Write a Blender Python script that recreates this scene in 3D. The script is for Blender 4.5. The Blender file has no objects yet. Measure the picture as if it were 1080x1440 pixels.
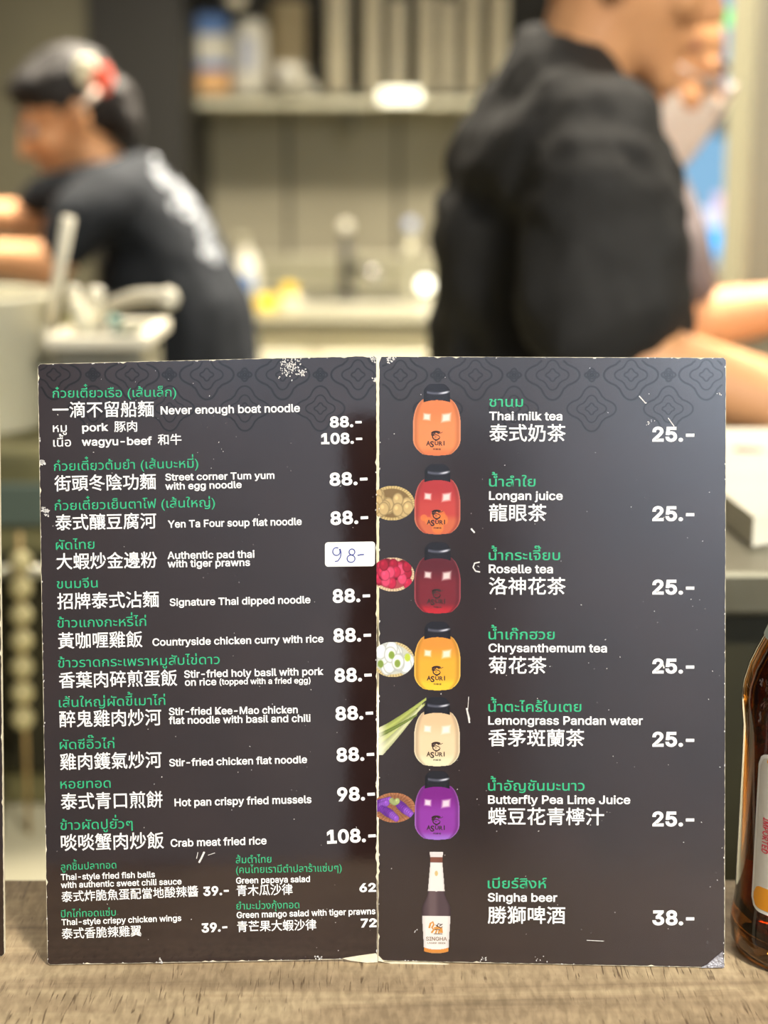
import bpy, bmesh, math, random, os
import numpy as np
from mathutils import Vector, Matrix
from mathutils.bvhtree import BVHTree
from math import sin, cos, pi, radians as R
SC = bpy.context.scene
COL = SC.collection
random.seed(4)

# ---------------------------------------------------------------- camera, world, exposure
FPX, PITCH, ZC, ZT = 2300.0, R(12.7), 1.43, 1.08      # focal length in px of the 1080x1440 frame, tilt, eye height, bar top
cam = bpy.data.cameras.new('camera')
cam.sensor_fit = 'VERTICAL'; cam.sensor_height = 24.0; cam.lens = FPX / 1440 * 24.0
cam.clip_start = 0.02; cam.clip_end = 60
cam.dof.use_dof = True; cam.dof.focus_distance = 0.708; cam.dof.aperture_fstop = 3.4; cam.dof.aperture_blades = 0
camo = bpy.data.objects.new('camera', cam); COL.objects.link(camo)
camo.location = (0, 0, ZC); camo.rotation_euler = (R(90) - PITCH, 0, 0)
SC.camera = camo
w = bpy.data.worlds.new('world'); SC.world = w; w.use_nodes = True
w.node_tree.nodes['Background'].inputs[0].default_value = (0.80, 0.88, 1.0, 1)
w.node_tree.nodes['Background'].inputs[1].default_value = 0.15
SC.view_settings.view_transform = 'Standard'; SC.view_settings.look = 'None'
SC.view_settings.exposure = 0.25; SC.view_settings.gamma = 1.0; SC.view_settings.use_curve_mapping = False

def area(name, loc, rot, sx, sy, power, col=(1, 1, 1), parent=None, spread=180):
    l = bpy.data.lights.new(name, 'AREA'); l.shape = 'RECTANGLE'; l.size = sx; l.size_y = sy
    l.energy = power; l.color = col; l.spread = R(spread)
    o = bpy.data.objects.new(name, l); COL.objects.link(o); o.location = loc; o.rotation_euler = rot
    if parent: o.parent = parent
    return o
CEIL = 2.95
WARM = (1.0, 0.90, 0.74)
NEUT = (1.0, 0.95, 0.88)

# ---------------------------------------------------------------- helpers
def P(px, py, Y):
    """point of the room seen at a photograph pixel, at distance Y into the room"""
    a = (px - 540) / FPX; b = (720 - py) / FPX
    d = Vector((a, cos(PITCH) + b * sin(PITCH), -sin(PITCH) + b * cos(PITCH)))
    return Vector((0, 0, ZC)) + d * (Y / d.y)
def ppm(Y):
    return FPX / (Y * 0.98)
def lin(r, g, b):
    f = lambda c: (c / 255 / 12.92) if c / 255 <= 0.04045 else ((c / 255 + 0.055) / 1.055) ** 2.4
    return (f(r), f(g), f(b), 1)
def mat(name, col, rough=0.5, metal=0.0, spec=0.5, noise=None, bump=None, trans=0, ior=1.45, coat=0, emit=None, sheen=0):
    """procedural principled material; noise=(scale, colour2, sharpness 0..1), bump=(scale, strength)"""
    m = bpy.data.materials.new(name); m.use_nodes = True
    nt = m.node_tree; b = nt.nodes['Principled BSDF']
    b.inputs['Base Color'].default_value = col
    b.inputs['Roughness'].default_value = rough; b.inputs['Metallic'].default_value = metal
    b.inputs['Specular IOR Level'].default_value = spec
    b.inputs['Transmission Weight'].default_value = trans; b.inputs['IOR'].default_value = ior
    b.inputs['Coat Weight'].default_value = coat
    if emit: b.inputs['Emission Color'].default_value = emit[0]; b.inputs['Emission Strength'].default_value = emit[1]
    tc = nt.nodes.new('ShaderNodeTexCoord')
    if noise:
        n = nt.nodes.new('ShaderNodeTexNoise'); n.inputs['Scale'].default_value = noise[0]; n.inputs['Detail'].default_value = 4
        r = nt.nodes.new('ShaderNodeValToRGB'); s = 0.5 - 0.5 * (1 - noise[2]) * 0.6
        r.color_ramp.elements[0].position = 0.5 - (1 - noise[2]) * 0.3; r.color_ramp.elements[1].position = 0.5 + (1 - noise[2]) * 0.3
        r.color_ramp.elements[0].color = col; r.color_ramp.elements[1].color = noise[1]
        nt.links.new(tc.outputs['Object'], n.inputs['Vector']); nt.links.new(n.outputs['Fac'], r.inputs['Fac'])
        nt.links.new(r.outputs['Color'], b.inputs['Base Color'])
    if bump:
        n2 = nt.nodes.new('ShaderNodeTexNoise'); n2.inputs['Scale'].default_value = bump[0]; n2.inputs['Detail'].default_value = 3
        bp = nt.nodes.new('ShaderNodeBump'); bp.inputs['Strength'].default_value = bump[1]; bp.inputs['Distance'].default_value = 0.01
        nt.links.new(tc.outputs['Object'], n2.inputs['Vector']); nt.links.new(n2.outputs['Fac'], bp.inputs['Height'])
        nt.links.new(bp.outputs['Normal'], b.inputs['Normal'])
    return m
def link(name, me, m=None, parent=None, smooth=False):
    if m is not None:
        for x in (m if isinstance(m, (list, tuple)) else [m]): me.materials.append(x)
    if smooth:
        me.polygons.foreach_set('use_smooth', [True] * len(me.polygons))
    o = bpy.data.objects.new(name, me); COL.objects.link(o)
    if parent: o.parent = parent
    return o
def from_bm(name, bm, m=None, parent=None, smooth=False):
    me = bpy.data.meshes.new(name); bmesh.ops.recalc_face_normals(bm, faces=bm.faces[:]); bm.to_mesh(me); bm.free()
    return link(name, me, m, parent, smooth)
def tag(o, label=None, cat=None, group=None, kind=None):
    if label: o['label'] = label
    if cat: o['category'] = cat
    if group: o['group'] = group
    if kind: o['kind'] = kind
    return o
def empty(name, loc, label, cat, group=None, rz=0):
    o = bpy.data.objects.new(name, None); COL.objects.link(o); o.location = loc; o.rotation_euler = (0, 0, rz)
    o.empty_display_size = 0.05
    return tag(o, label, cat, group)
def add_box(bm, c, s, bev=0, rot=None):
    r = bmesh.ops.create_cube(bm, size=1); vs = r['verts']
    M = Matrix.Translation(c) @ (rot.to_4x4() if rot else Matrix.Identity(4)) @ Matrix.Diagonal((*s, 1))
    bmesh.ops.transform(bm, matrix=M, verts=vs)
    if bev:
        es = list({e for v in vs for e in v.link_edges})
        bmesh.ops.bevel(bm, geom=es, offset=bev, segments=2, affect='EDGES', profile=0.5)
def box(name, c, s, m, parent=None, bev=0.0, rot=None):
    bm = bmesh.new(); add_box(bm, Vector(c), s, bev, rot); return from_bm(name, bm, m, parent)
def lathe(name, prof, m, parent=None, loc=(0, 0, 0), seg=40, smooth=True, M=None, close=False):
    bm = bmesh.new(); rings = []
    for r, z in prof:
        if r < 1e-6: rings.append([bm.verts.new((0, 0, z))])
        else: rings.append([bm.verts.new((r * cos(2 * pi * i / seg), r * sin(2 * pi * i / seg), z)) for i in range(seg)])
    n = len(rings)
    for k in range(n if close else n - 1):
        a, b = rings[k], rings[(k + 1) % n]
        for i in range(seg):
            j = (i + 1) % seg
            if len(a) == 1 and len(b) == 1: continue
            if len(a) == 1: bm.faces.new((a[0], b[i], b[j]))
            elif len(b) == 1: bm.faces.new((a[i], a[j], b[0]))
            else: bm.faces.new((a[i], a[j], b[j], b[i]))
    bmesh.ops.transform(bm, matrix=Matrix.Translation(loc) @ (M if M else Matrix.Identity(4)), verts=bm.verts[:])
    return from_bm(name, bm, m, parent, smooth)
def tube_bm(bm, pts, rad, seg=10, flat=None):
    pts = [Vector(p) for p in pts]; rings = []
    for i, p in enumerate(pts):
        t = (pts[min(i + 1, len(pts) - 1)] - pts[max(i - 1, 0)]).normalized()
        a = t.cross(Vector((0, 0, 1)));
        if a.length < 0.05: a = t.cross(Vector((0, 1, 0)))
        a.normalize(); b = t.cross(a); r = rad[i] if isinstance(rad, (list, tuple)) else rad
        rings.append([bm.verts.new(p + a * r * cos(2 * pi * k / seg) + b * r * sin(2 * pi * k / seg)) for k in range(seg)])
    for x, y in zip(rings, rings[1:]):
        for k in range(seg): bm.faces.new((x[k], x[(k + 1) % seg], y[(k + 1) % seg], y[k]))
    bm.faces.new(rings[0]); bm.faces.new(rings[-1][::-1])
def tube(name, pts, rad, m, parent=None, seg=12):
    bm = bmesh.new(); tube_bm(bm, pts, rad, seg); return from_bm(name, bm, m, parent, True)
def hull_bm(bm, ells, M=None, u=12, v=8):
    """convex hull of ellipsoids [(centre, (rx, ry, rz)), ...]"""
    tmp = bmesh.new()
    for c, r in ells:
        if not isinstance(r, (tuple, list)): r = (r, r, r)
        bmesh.ops.create_uvsphere(tmp, u_segments=u, v_segments=v, radius=1, matrix=Matrix.Translation(c) @ Matrix.Diagonal((*r, 1)))
    for f in tmp.faces[:]: tmp.faces.remove(f)
    for e in tmp.edges[:]: tmp.edges.remove(e)
    bmesh.ops.convex_hull(tmp, input=tmp.verts[:], use_existing_faces=False)
    for x in [x for x in tmp.verts if not x.link_faces]: tmp.verts.remove(x)
    if M: bmesh.ops.transform(tmp, matrix=M, verts=tmp.verts[:])
    me = bpy.data.meshes.new('t'); tmp.to_mesh(me); tmp.free(); bm.from_mesh(me); bpy.data.meshes.remove(me)
def blob(name, parts, m, parent=None, voxel=0.006, smooth=4, dec=0.35, folds=None):
    """one continuous skin over all the hulls: union by voxel remesh, smoothed, then thinned"""
    bm = bmesh.new()
    for p in parts:
        if p and isinstance(p[0], Matrix): hull_bm(bm, p[1], p[0])
        else: hull_bm(bm, p)
    me = bpy.data.meshes.new(name); bm.to_mesh(me); bm.free()
    o = bpy.data.objects.new(name, me); COL.objects.link(o)
    a = o.modifiers.new('r', 'REMESH'); a.mode = 'VOXEL'; a.voxel_size = voxel
    s = o.modifiers.new('s', 'SMOOTH'); s.iterations = smooth; s.factor = 0.5
    if folds:
        t = bpy.data.textures.new(name, 'CLOUDS'); t.noise_scale = folds[1]
        d = o.modifiers.new('f', 'DISPLACE'); d.texture = t; d.strength = folds[0]; d.mid_level = 0.5; d.texture_coords = 'LOCAL'
    if dec < 1:
        q = o.modifiers.new('d', 'DECIMATE'); q.ratio = dec
    dg = bpy.context.evaluated_depsgraph_get(); dg.update()
    me2 = bpy.data.meshes.new_from_object(o.evaluated_get(dg))
    bpy.data.objects.remove(o); me2.materials.clear()
    return link(name, me2, m, parent, True)
def at_base(root):
    """children were modelled in room coordinates: keep them there under the moved Empty"""
    for c in root.children: c.matrix_parent_inverse = Matrix.Translation(root.location).inverted()

# ---------------------------------------------------------------- the room
M_wallb = mat('grey brown wall panel', lin(158, 152, 130), 0.5, noise=(2.5, lin(136, 130, 110), 0.1), bump=(6, 0.15))
M_wallc = mat('brown cladding', lin(100, 95, 74), 0.6, noise=(3, lin(84, 80, 62), 0.1))
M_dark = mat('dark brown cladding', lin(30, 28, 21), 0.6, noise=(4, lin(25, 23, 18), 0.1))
M_floor = mat('grey floor tile', lin(96, 90, 78), 0.35, noise=(5, lin(84, 80, 70), 0.2))
M_ceil = mat('white ceiling paint', lin(190, 188, 182), 0.8, bump=(30, 0.05))
M_front = mat('pale shopfront wall paint', lin(196, 200, 206), 0.7, noise=(0.5, lin(184, 190, 198), 0.0))
M_pillar = mat('cream pillar', lin(128, 124, 106), 0.5, noise=(3, lin(120, 116, 98), 0.1))
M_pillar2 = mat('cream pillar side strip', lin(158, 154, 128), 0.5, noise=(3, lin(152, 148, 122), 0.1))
def struct(name, c, s, m, parent=None, bev=0.0, **k):
    o = box(name, c, s, m, parent, bev, **k)
    if parent is None: o['kind'] = 'structure'
    return o
XL, XR, YB, YF = -3.2, 3.0, 5.6, -4.2
struct('floor', ((XL + XR) / 2, (YB + YF) / 2, -0.05), (XR - XL + .2, YB - YF + .2, 0.1), M_floor)
struct('ceiling', ((XL + XR) / 2, (YB + YF) / 2, CEIL + 0.05), (XR - XL + .2, YB - YF + .2, 0.1), M_ceil)
struct('wall_back', ((XL + XR) / 2, YB + 0.05, CEIL / 2), (XR - XL + .2, 0.1, CEIL), M_wallb)
struct('wall_left', (XL - 0.05, (YB + YF) / 2, CEIL / 2), (0.1, YB - YF, CEIL), M_wallc)
struct('wall_right', (XR + 0.05, (YB + YF) / 2, CEIL / 2), (0.1, YB - YF, CEIL), M_wallb)
struct('wall_front', ((XL + XR) / 2, YF - 0.05, CEIL / 2), (XR - XL + .2, 0.1, CEIL), M_front)
# tall clad block left of the shelf (its dark end is the edge next to the shelf)
SHZ = P(400, 131, 5.3).z
xa = P(258, 100, 4.9).x; xb = P(128, 100, 4.9).x
struct('wall_block', ((XL + xb) / 2, 5.25, CEIL / 2), (xb - XL, 0.7, CEIL), M_wallc)
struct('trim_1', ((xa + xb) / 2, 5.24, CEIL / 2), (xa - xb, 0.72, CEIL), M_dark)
struct('trim_5', (xa + 1.1, YB - 0.012, SHZ + 0.7), (2.2, 0.024, 1.36), M_dark)  # dark sheet standing in for the shade behind the shelf goods
# joints of the wall panels
for i, px in enumerate((405, 560)):
    p = P(px, 250, YB); struct('trim_%d' % (i + 2), (p.x, YB - 0.002, CEIL / 2), (0.012, 0.006, CEIL), M_dark)
# pillar on the right
p0 = P(1059, 200, 2.7)
struct('pillar', (p0.x + 0.30, 2.79, CEIL / 2), (0.60, 0.18, CEIL), M_pillar)
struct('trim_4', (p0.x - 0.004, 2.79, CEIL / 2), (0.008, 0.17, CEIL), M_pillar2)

# ceiling lights
M_lamp = mat('lamp diffuser', (1, 1, 1, 1), 0.6, emit=((1, 0.9, 0.75, 1), 6.0))
M_lampc = mat('added wash lamp diffuser', (1, 1, 1, 1), 0.6, emit=((0.85, 0.93, 1, 1), 6.0))
M_white = mat('white painted metal', lin(225, 225, 220), 0.4, noise=(9, lin(218, 218, 212), 0.2))
def ceiling_light(x, y, sx, sy, power, col, label, m=M_lamp, spread=180):
    t = empty('ceiling_light', (x, y, CEIL), label, 'ceiling light', 'ceiling lights')
    box('frame', (0, 0, -0.02), (sx + 0.05, sy + 0.05, 0.04), M_white, t, 0.004)
    box('diffuser', (0, 0, -0.042), (sx, sy, 0.006), m, t)
    area('lamp', (0, 0, -0.06), (0, 0, 0), sx, sy, power, col, t, spread)
ceiling_light(-1.6, 3.2, 1.0, 0.5, 24, WARM, 'flat warm ceiling panel over the bending cook', spread=98)
ceiling_light(0.1, 3.5, 1.2, 0.4, 128, WARM, 'flat warm ceiling panel in front of the shelf and sink', spread=120)
ceiling_light(0.50, 2.35, 0.8, 0.4, 30, WARM, 'flat warm ceiling panel over the cook nearest the bar', spread=85)
ceiling_light(1.9, 3.9, 0.8, 0.5, 26, NEUT, 'flat ceiling panel behind the cream pillar')
ceiling_light(1.0, -0.85, 0.45, 0.3, 125, (1.0, 0.93, 0.80), 'small ceiling panel over the customer side of the bar')
ceiling_light(1.5, -3.7, 1.4, 0.7, 120, (0.78, 0.88, 1.0), 'wide cool ceiling panel added to wash the pale front wall', M_lampc)  # unseen lamp, added so the washed wall gives the menu its sheen
ceiling_light(-0.35, -3.75, 0.5, 0.4, 9, (0.74, 0.86, 1.0), 'small cool ceiling panel added to wash the pale front wall', M_lampc)  # second added wash lamp, for the brighter sheen on the left page

# lines of print on the two pages: (kind, words, x0, y0, x1, y1, letter height) in mm on the page
# e latin, n prices, c chinese, t/g green thai, w white thai
LEFT_TEXT = [
    ('t', 'ก๋วยเตี๋ยวเรือ (เส้นเล็ก)', -139.55, 245.29, -86.59, 245.86, 3.04),
    ('c', '一滴不留船麵', -139.63, 236.7, -96.25, 237.16, 6.85),
    ('e', 'Never enough boat noodle', -93.35, 238.23, -33.49, 239.32, 3.48),
    ('w', 'หมู', -139.54, 230.6, -133.61, 230.69, 2.9),
    ('e', 'pork', -127.0, 230.84, -115.79, 231.15, 3.45),
    ('c', '豚肉', -113.3, 230.6, -103.46, 230.75, 4.73),
    ('w', 'เนื้อ', -139.45, 224.34, -131.84, 224.46, 2.9),
    ('e', 'wagyu-beef', -127.27, 224.74, -97.18, 225.25, 3.45),
    ('c', '和牛', -94.65, 224.95, -84.43, 225.16, 4.74),
    ('n', '88.-', -20.65, 232.74, -6.95, 233.05, 4.89),
    ('n', '108.-', -24.43, 225.55, -6.71, 225.86, 4.9),
    ('t', 'ก๋วยเตี๋ยวต้มยำ (เส้นบะหมี่)', -139.24, 213.96, -77.3, 215.31, 3.06),
    ('c', '街頭冬陰功麵', -139.11, 205.09, -95.54, 205.97, 6.88),
    ('e', 'Street corner Tum yum', -91.54, 209.74, -44.59, 210.54, 3.06),
    ('e', 'with egg noodle', -91.57, 205.82, -58.69, 206.56, 3.06),
    ('n', '88.-', -20.78, 207.61, -4.42, 208.21, 5.83),
    ('t', 'ก๋วยเตี๋ยวเย็นตาโฟ (เส้นใหญ่)', -139.1, 196.97, -70.2, 198.44, 3.06),
    ('c', '泰式釀豆腐河', -138.87, 188.23, -95.5, 189.04, 6.9),
    ('e', 'Yen Ta Four soup flat noodle', -90.6, 189.4, -32.84, 190.56, 3.22),
    ('n', '88.-', -20.4, 190.7, -4.12, 191.46, 6.0),
    ('t', 'ผัดไทย', -138.74, 179.94, -122.15, 180.38, 3.16),
    ('c', '大蝦炒金邊粉', -138.58, 171.34, -95.3, 172.07, 7.07),
    ('e', 'Authentic pad thai', -90.84, 175.88, -53.29, 176.43, 3.23),
    ('e', 'with tiger prawns', -90.8, 172.24, -55.24, 172.89, 3.23),
    ('t', 'ขนมจีน', -138.5, 163.19, -120.92, 163.62, 3.17),
    ('c', '招牌泰式沾麵', -138.37, 154.1, -94.58, 155.02, 7.08),
    ('e', 'Signature Thai dipped noodle', -89.98, 155.54, -29.17, 156.64, 3.24),
    ('n', '88.-', -19.53, 156.93, -3.3, 157.51, 6.09),
    ('t', 'ข้าวแกงกะหรี่ไก่', -138.44, 146.24, -100.16, 146.92, 3.18),
    ('c', '黃咖喱雞飯', -138.23, 136.98, -101.75, 137.65, 7.1),
    ('e', 'Countryside chicken curry with rice', -97.52, 138.26, -23.56, 139.61, 3.25),
    ('n', '88.-', -19.25, 139.75, -2.91, 140.33, 6.19),
    ('t', 'ข้าวราดกระเพราหมูสับไข่ดาว', -138.3, 128.88, -68.53, 130.29, 3.18),
    ('c', '香葉肉碎煎蛋飯', -137.99, 119.82, -86.88, 120.8, 7.12),
    ('e', 'Stir-fried holy basil with pork', -83.94, 124.29, -23.59, 125.44, 3.25),
    ('e', 'on rice', -83.65, 120.82, -69.96, 121.09, 3.16),
    ('e', '(topped with a fried egg)', -68.67, 121.24, -29.24, 121.76, 2.6),
    ('n', '88.-', -18.75, 122.32, -2.6, 122.95, 6.21),
    ('t', 'เส้นใหญ่ผัดขี้เมาไก่', -138.06, 111.61, -92.15, 112.53, 3.19),
    ('c', '醉鬼雞肉炒河', -137.93, 102.77, -93.9, 103.54, 7.29),
    ('e', 'Stir-fried Kee-Mao chicken', -90.64, 108.03, -34.82, 108.7, 3.26),
    ('e', 'flat noodle with basil and chili', -90.67, 104.15, -29.27, 104.95, 3.26),
    ('n', '88.-', -18.37, 105.59, -1.99, 106.31, 6.22),
    ('t', 'ผัดซีอิ๊วไก่', -137.93, 93.24, -114.27, 93.67, 3.2),
    ('c', '雞肉鑊氣炒河', -137.86, 84.13, -93.87, 84.97, 7.31),
    ('e', 'Stir-fried chicken flat noodle', -90.63, 85.64, -30.77, 86.88, 3.27),
    ('n', '88.-', -17.93, 87.52, -1.53, 88.23, 6.24),
    ('t', 'หอยทอด', -137.78, 76.04, -116.03, 76.41, 3.21),
    ('c', '泰式青口煎餅', -137.65, 66.78, -93.52, 67.57, 7.32),
    ('e', 'Hot pan crispy fried mussels', -88.42, 68.11, -28.95, 69.29, 3.43),
    ('n', '98.-', -17.65, 70.18, -1.23, 70.73, 6.25),
    ('t', 'ข้าวผัดปูยั่วๆ', -137.95, 57.96, -106.62, 58.58, 3.21),
    ('c', '啖啖蟹肉炒飯', -137.73, 48.68, -93.11, 49.6, 7.34),
    ('e', 'Crab meat fried rice', -90.23, 50.3, -48.49, 51.24, 3.44),
    ('n', '108.-', -22.17, 51.51, -0.86, 52.4, 6.27),
    ('t', 'ลูกชิ้นปลาทอด', -137.9, 40.24, -113.84, 40.95, 2.44),
    ('e', 'Thai-style fried fish balls', -137.94, 35.92, -97.11, 36.94, 2.69),
    ('e', 'with authentic sweet chili sauce', -137.97, 32.41, -85.54, 33.77, 2.69),
    ('c', '泰式炸脆魚蛋配當地酸辣醬', -137.72, 26.14, -78.3, 28.3, 4.86),
    ('n', '39.-', -76.13, 28.66, -64.99, 29.22, 4.24),
    ('t', 'ปีกไก่ทอดแซ่บ', -138.0, 19.46, -114.22, 20.1, 2.45),
    ('e', 'Thai-style crispy chicken wings', -137.81, 16.01, -85.79, 17.63, 2.7),
    ('c', '泰式香脆辣雞翼', -137.78, 9.83, -103.16, 10.95, 4.87),
    ('n', '39.-', -76.93, 12.48, -65.68, 13.13, 4.25),
    ('t', 'ส้มตำไทย', -61.93, 42.85, -46.45, 43.14, 2.51),
    ('t', '(คนไทยเรามีตำปลาร้าแซ่บๆ)', -61.85, 38.46, -15.83, 39.15, 2.51),
    ('e', 'Green papaya salad', -61.87, 33.91, -29.64, 34.51, 2.76),
    ('c', '青木瓜沙律', -61.58, 28.42, -37.19, 28.9, 4.87),
    ('n', '62', -8.07, 29.99, -0.86, 30.17, 3.99),
    ('t', 'ยำมะม่วงกุ้งทอด', -61.76, 22.45, -34.32, 22.91, 2.51),
    ('e', 'Green mango salad with tiger prawns', -61.63, 18.68, -1.08, 20.1, 2.77),
    ('c', '青芒果大蝦沙律', -61.43, 12.48, -26.89, 13.2, 4.88),
    ('n', '72', -7.46, 14.34, -0.62, 14.52, 4.0),
]
RIGHT_TEXT = [
    ('g', 'ชานม', 47.92, 241.53, 62.4, 241.52, 3.36),
    ('e', 'Thai milk tea', 47.93, 235.79, 79.24, 235.66, 3.66),
    ('c', '泰式奶茶', 47.96, 226.57, 80.74, 226.45, 7.49),
    ('n', '25.-', 117.75, 226.79, 135.63, 226.79, 6.55),
    ('g', 'น้ำลำใย', 47.91, 207.19, 67.88, 207.21, 3.37),
    ('e', 'Longan juice', 47.93, 201.52, 79.65, 201.44, 3.68),
    ('c', '龍眼茶', 47.96, 192.16, 72.74, 192.08, 7.52),
    ('n', '25.-', 118.01, 192.69, 135.93, 192.72, 6.58),
    ('g', 'น้ำกระเจี๊ยบ', 47.9, 175.4, 78.57, 175.49, 3.38),
    ('e', 'Roselle tea', 47.92, 169.86, 75.54, 169.82, 3.7),
    ('c', '洛神花茶', 47.95, 160.46, 81.09, 160.46, 7.55),
    ('n', '25.-', 118.26, 161.02, 136.21, 161.08, 6.6),
    ('g', 'น้ำเก๊กฮวย', 47.9, 141.01, 76.44, 141.14, 3.4),
    ('e', 'Chrysanthemum tea', 47.91, 135.53, 98.96, 135.65, 3.71),
    ('c', '菊花茶', 47.94, 126.06, 72.99, 126.07, 7.59),
    ('n', '25.-', 118.52, 126.83, 136.51, 126.93, 6.63),
    ('g', 'น้ำตะไคร้ใบเตย', 47.89, 109.49, 88.1, 109.74, 3.41),
    ('e', 'Lemongrass Pandan water', 47.9, 103.9, 114.62, 104.21, 3.73),
    ('c', '香茅斑蘭茶', 47.93, 94.33, 89.57, 94.49, 7.62),
    ('n', '25.-', 118.76, 94.98, 136.79, 95.1, 6.66),
    ('g', 'น้ำอัญชันมะนาว', 47.88, 74.95, 89.68, 75.28, 3.43),
    ('e', 'Butterfly Pea Lime Juice', 47.9, 69.24, 109.51, 69.62, 3.74),
    ('c', '蝶豆花青檸汁', 47.93, 59.87, 98.22, 60.18, 7.65),
    ('n', '25.-', 119.03, 60.18, 137.1, 60.34, 6.69),
    ('g', 'เบียร์สิงห์', 47.9, 32.0, 73.49, 32.26, 3.45),
    ('e', 'Singha beer', 47.92, 26.2, 78.15, 26.39, 3.77),
    ('c', '勝獅啤酒', 47.95, 16.39, 81.68, 16.64, 7.7),
    ('n', '38.-', 119.36, 16.77, 137.49, 16.97, 6.73),
]

# ---------------------------------------------------------------- bar counter
def wood_material():
    m = bpy.data.materials.new('light laminate wood'); m.use_nodes = True; nt = m.node_tree; N = nt.nodes; L = nt.links
    b = N['Principled BSDF']; b.inputs['Roughness'].default_value = 0.5; b.inputs['Specular IOR Level'].default_value = 0.2
    tc = N.new('ShaderNodeTexCoord')
    def noise(sx, sy, sz, det, dist=0.0, scale=1.0):
        mp = N.new('ShaderNodeMapping'); mp.inputs['Scale'].default_value = (sx, sy, sz)
        n = N.new('ShaderNodeTexNoise'); n.inputs['Scale'].default_value = scale; n.inputs['Detail'].default_value = det; n.inputs['Distortion'].default_value = dist
        L.new(tc.outputs['Object'], mp.inputs['Vector']); L.new(mp.outputs['Vector'], n.inputs['Vector']); return n.outputs['Fac']
    def ramp(fac, stops):
        r = N.new('ShaderNodeValToRGB'); e = r.color_ramp.elements
        e[0].position, e[0].color = stops[0]; e[1].position, e[1].color = stops[-1]
        for s in stops[1:-1]: x = e.new(s[0]); x.color = s[1]
        L.new(fac, r.inputs['Fac']); return r.outputs['Color']
    def mix(a, bb, fac, mode='MIX'):
        x = N.new('ShaderNodeMix'); x.data_type = 'RGBA'; x.blend_type = mode
        if isinstance(fac, float): x.inputs['Factor'].default_value = fac
        else: L.new(fac, x.inputs['Factor'])
        L.new(a, x.inputs['A']); L.new(bb, x.inputs['B']); return x.outputs['Result']
    base = ramp(noise(5, 45, 5, 6, 1.2), [(0.3, lin(140, 122, 98)), (0.48, lin(170, 149, 120)), (0.62, lin(186, 166, 134)), (0.8, lin(162, 136, 106))])
    fine = ramp(noise(330, 90, 90, 6, 0.4), [(0.35, lin(175, 172, 168)), (0.65, lin(255, 255, 255))])
    c = mix(base, fine, 0.55, 'MULTIPLY')
    # short wavy cracks running across the grain
    cr = noise(620, 48, 48, 1.5, 0.9); 
    crk = ramp(cr, [(0.60, (0, 0, 0, 1)), (0.68, (1, 1, 1, 1))])
    msk = ramp(noise(9, 60, 9, 3), [(0.42, (0, 0, 0, 1)), (0.58, (1, 1, 1, 1))])
    f = N.new('ShaderNodeMath'); f.operation = 'MULTIPLY'; L.new(crk, f.inputs[0]); L.new(msk, f.inputs[1])
    f2 = N.new('ShaderNodeMath'); f2.operation = 'MULTIPLY'; L.new(f.outputs[0], f2.inputs[0]); f2.inputs[1].default_value = 0.8
    dk = N.new('ShaderNodeRGB'); dk.outputs[0].default_value = lin(84, 66, 50)
    c = mix(c, dk.outputs[0], f2.outputs[0])
    L.new(c, b.inputs['Base Color'])
    bp = N.new('ShaderNodeBump'); bp.inputs['Strength'].default_value = 0.35; bp.inputs['Distance'].default_value = 0.0006; bp.invert = True
    L.new(f.outputs[0], bp.inputs['Height']); L.new(bp.outputs['Normal'], b.inputs['Normal'])
    return m
M_wood = wood_material()
M_woodd = mat('dark counter front', lin(90, 76, 60), 0.5, noise=(14, lin(76, 62, 48), 0.2))
bar = empty('bar_counter', (0, 0.43, 0), 'light wood laminate bar counter the menus and beer bottle stand on', 'counter')
box('counter_top', (0, 0.0, ZT - 0.02), (3.6, 0.62, 0.04), M_wood, bar, 0.003)
box('front_panel', (0, 0.03, (ZT - 0.04) / 2), (3.5, 0.50, ZT - 0.041), M_woodd, bar)

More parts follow.
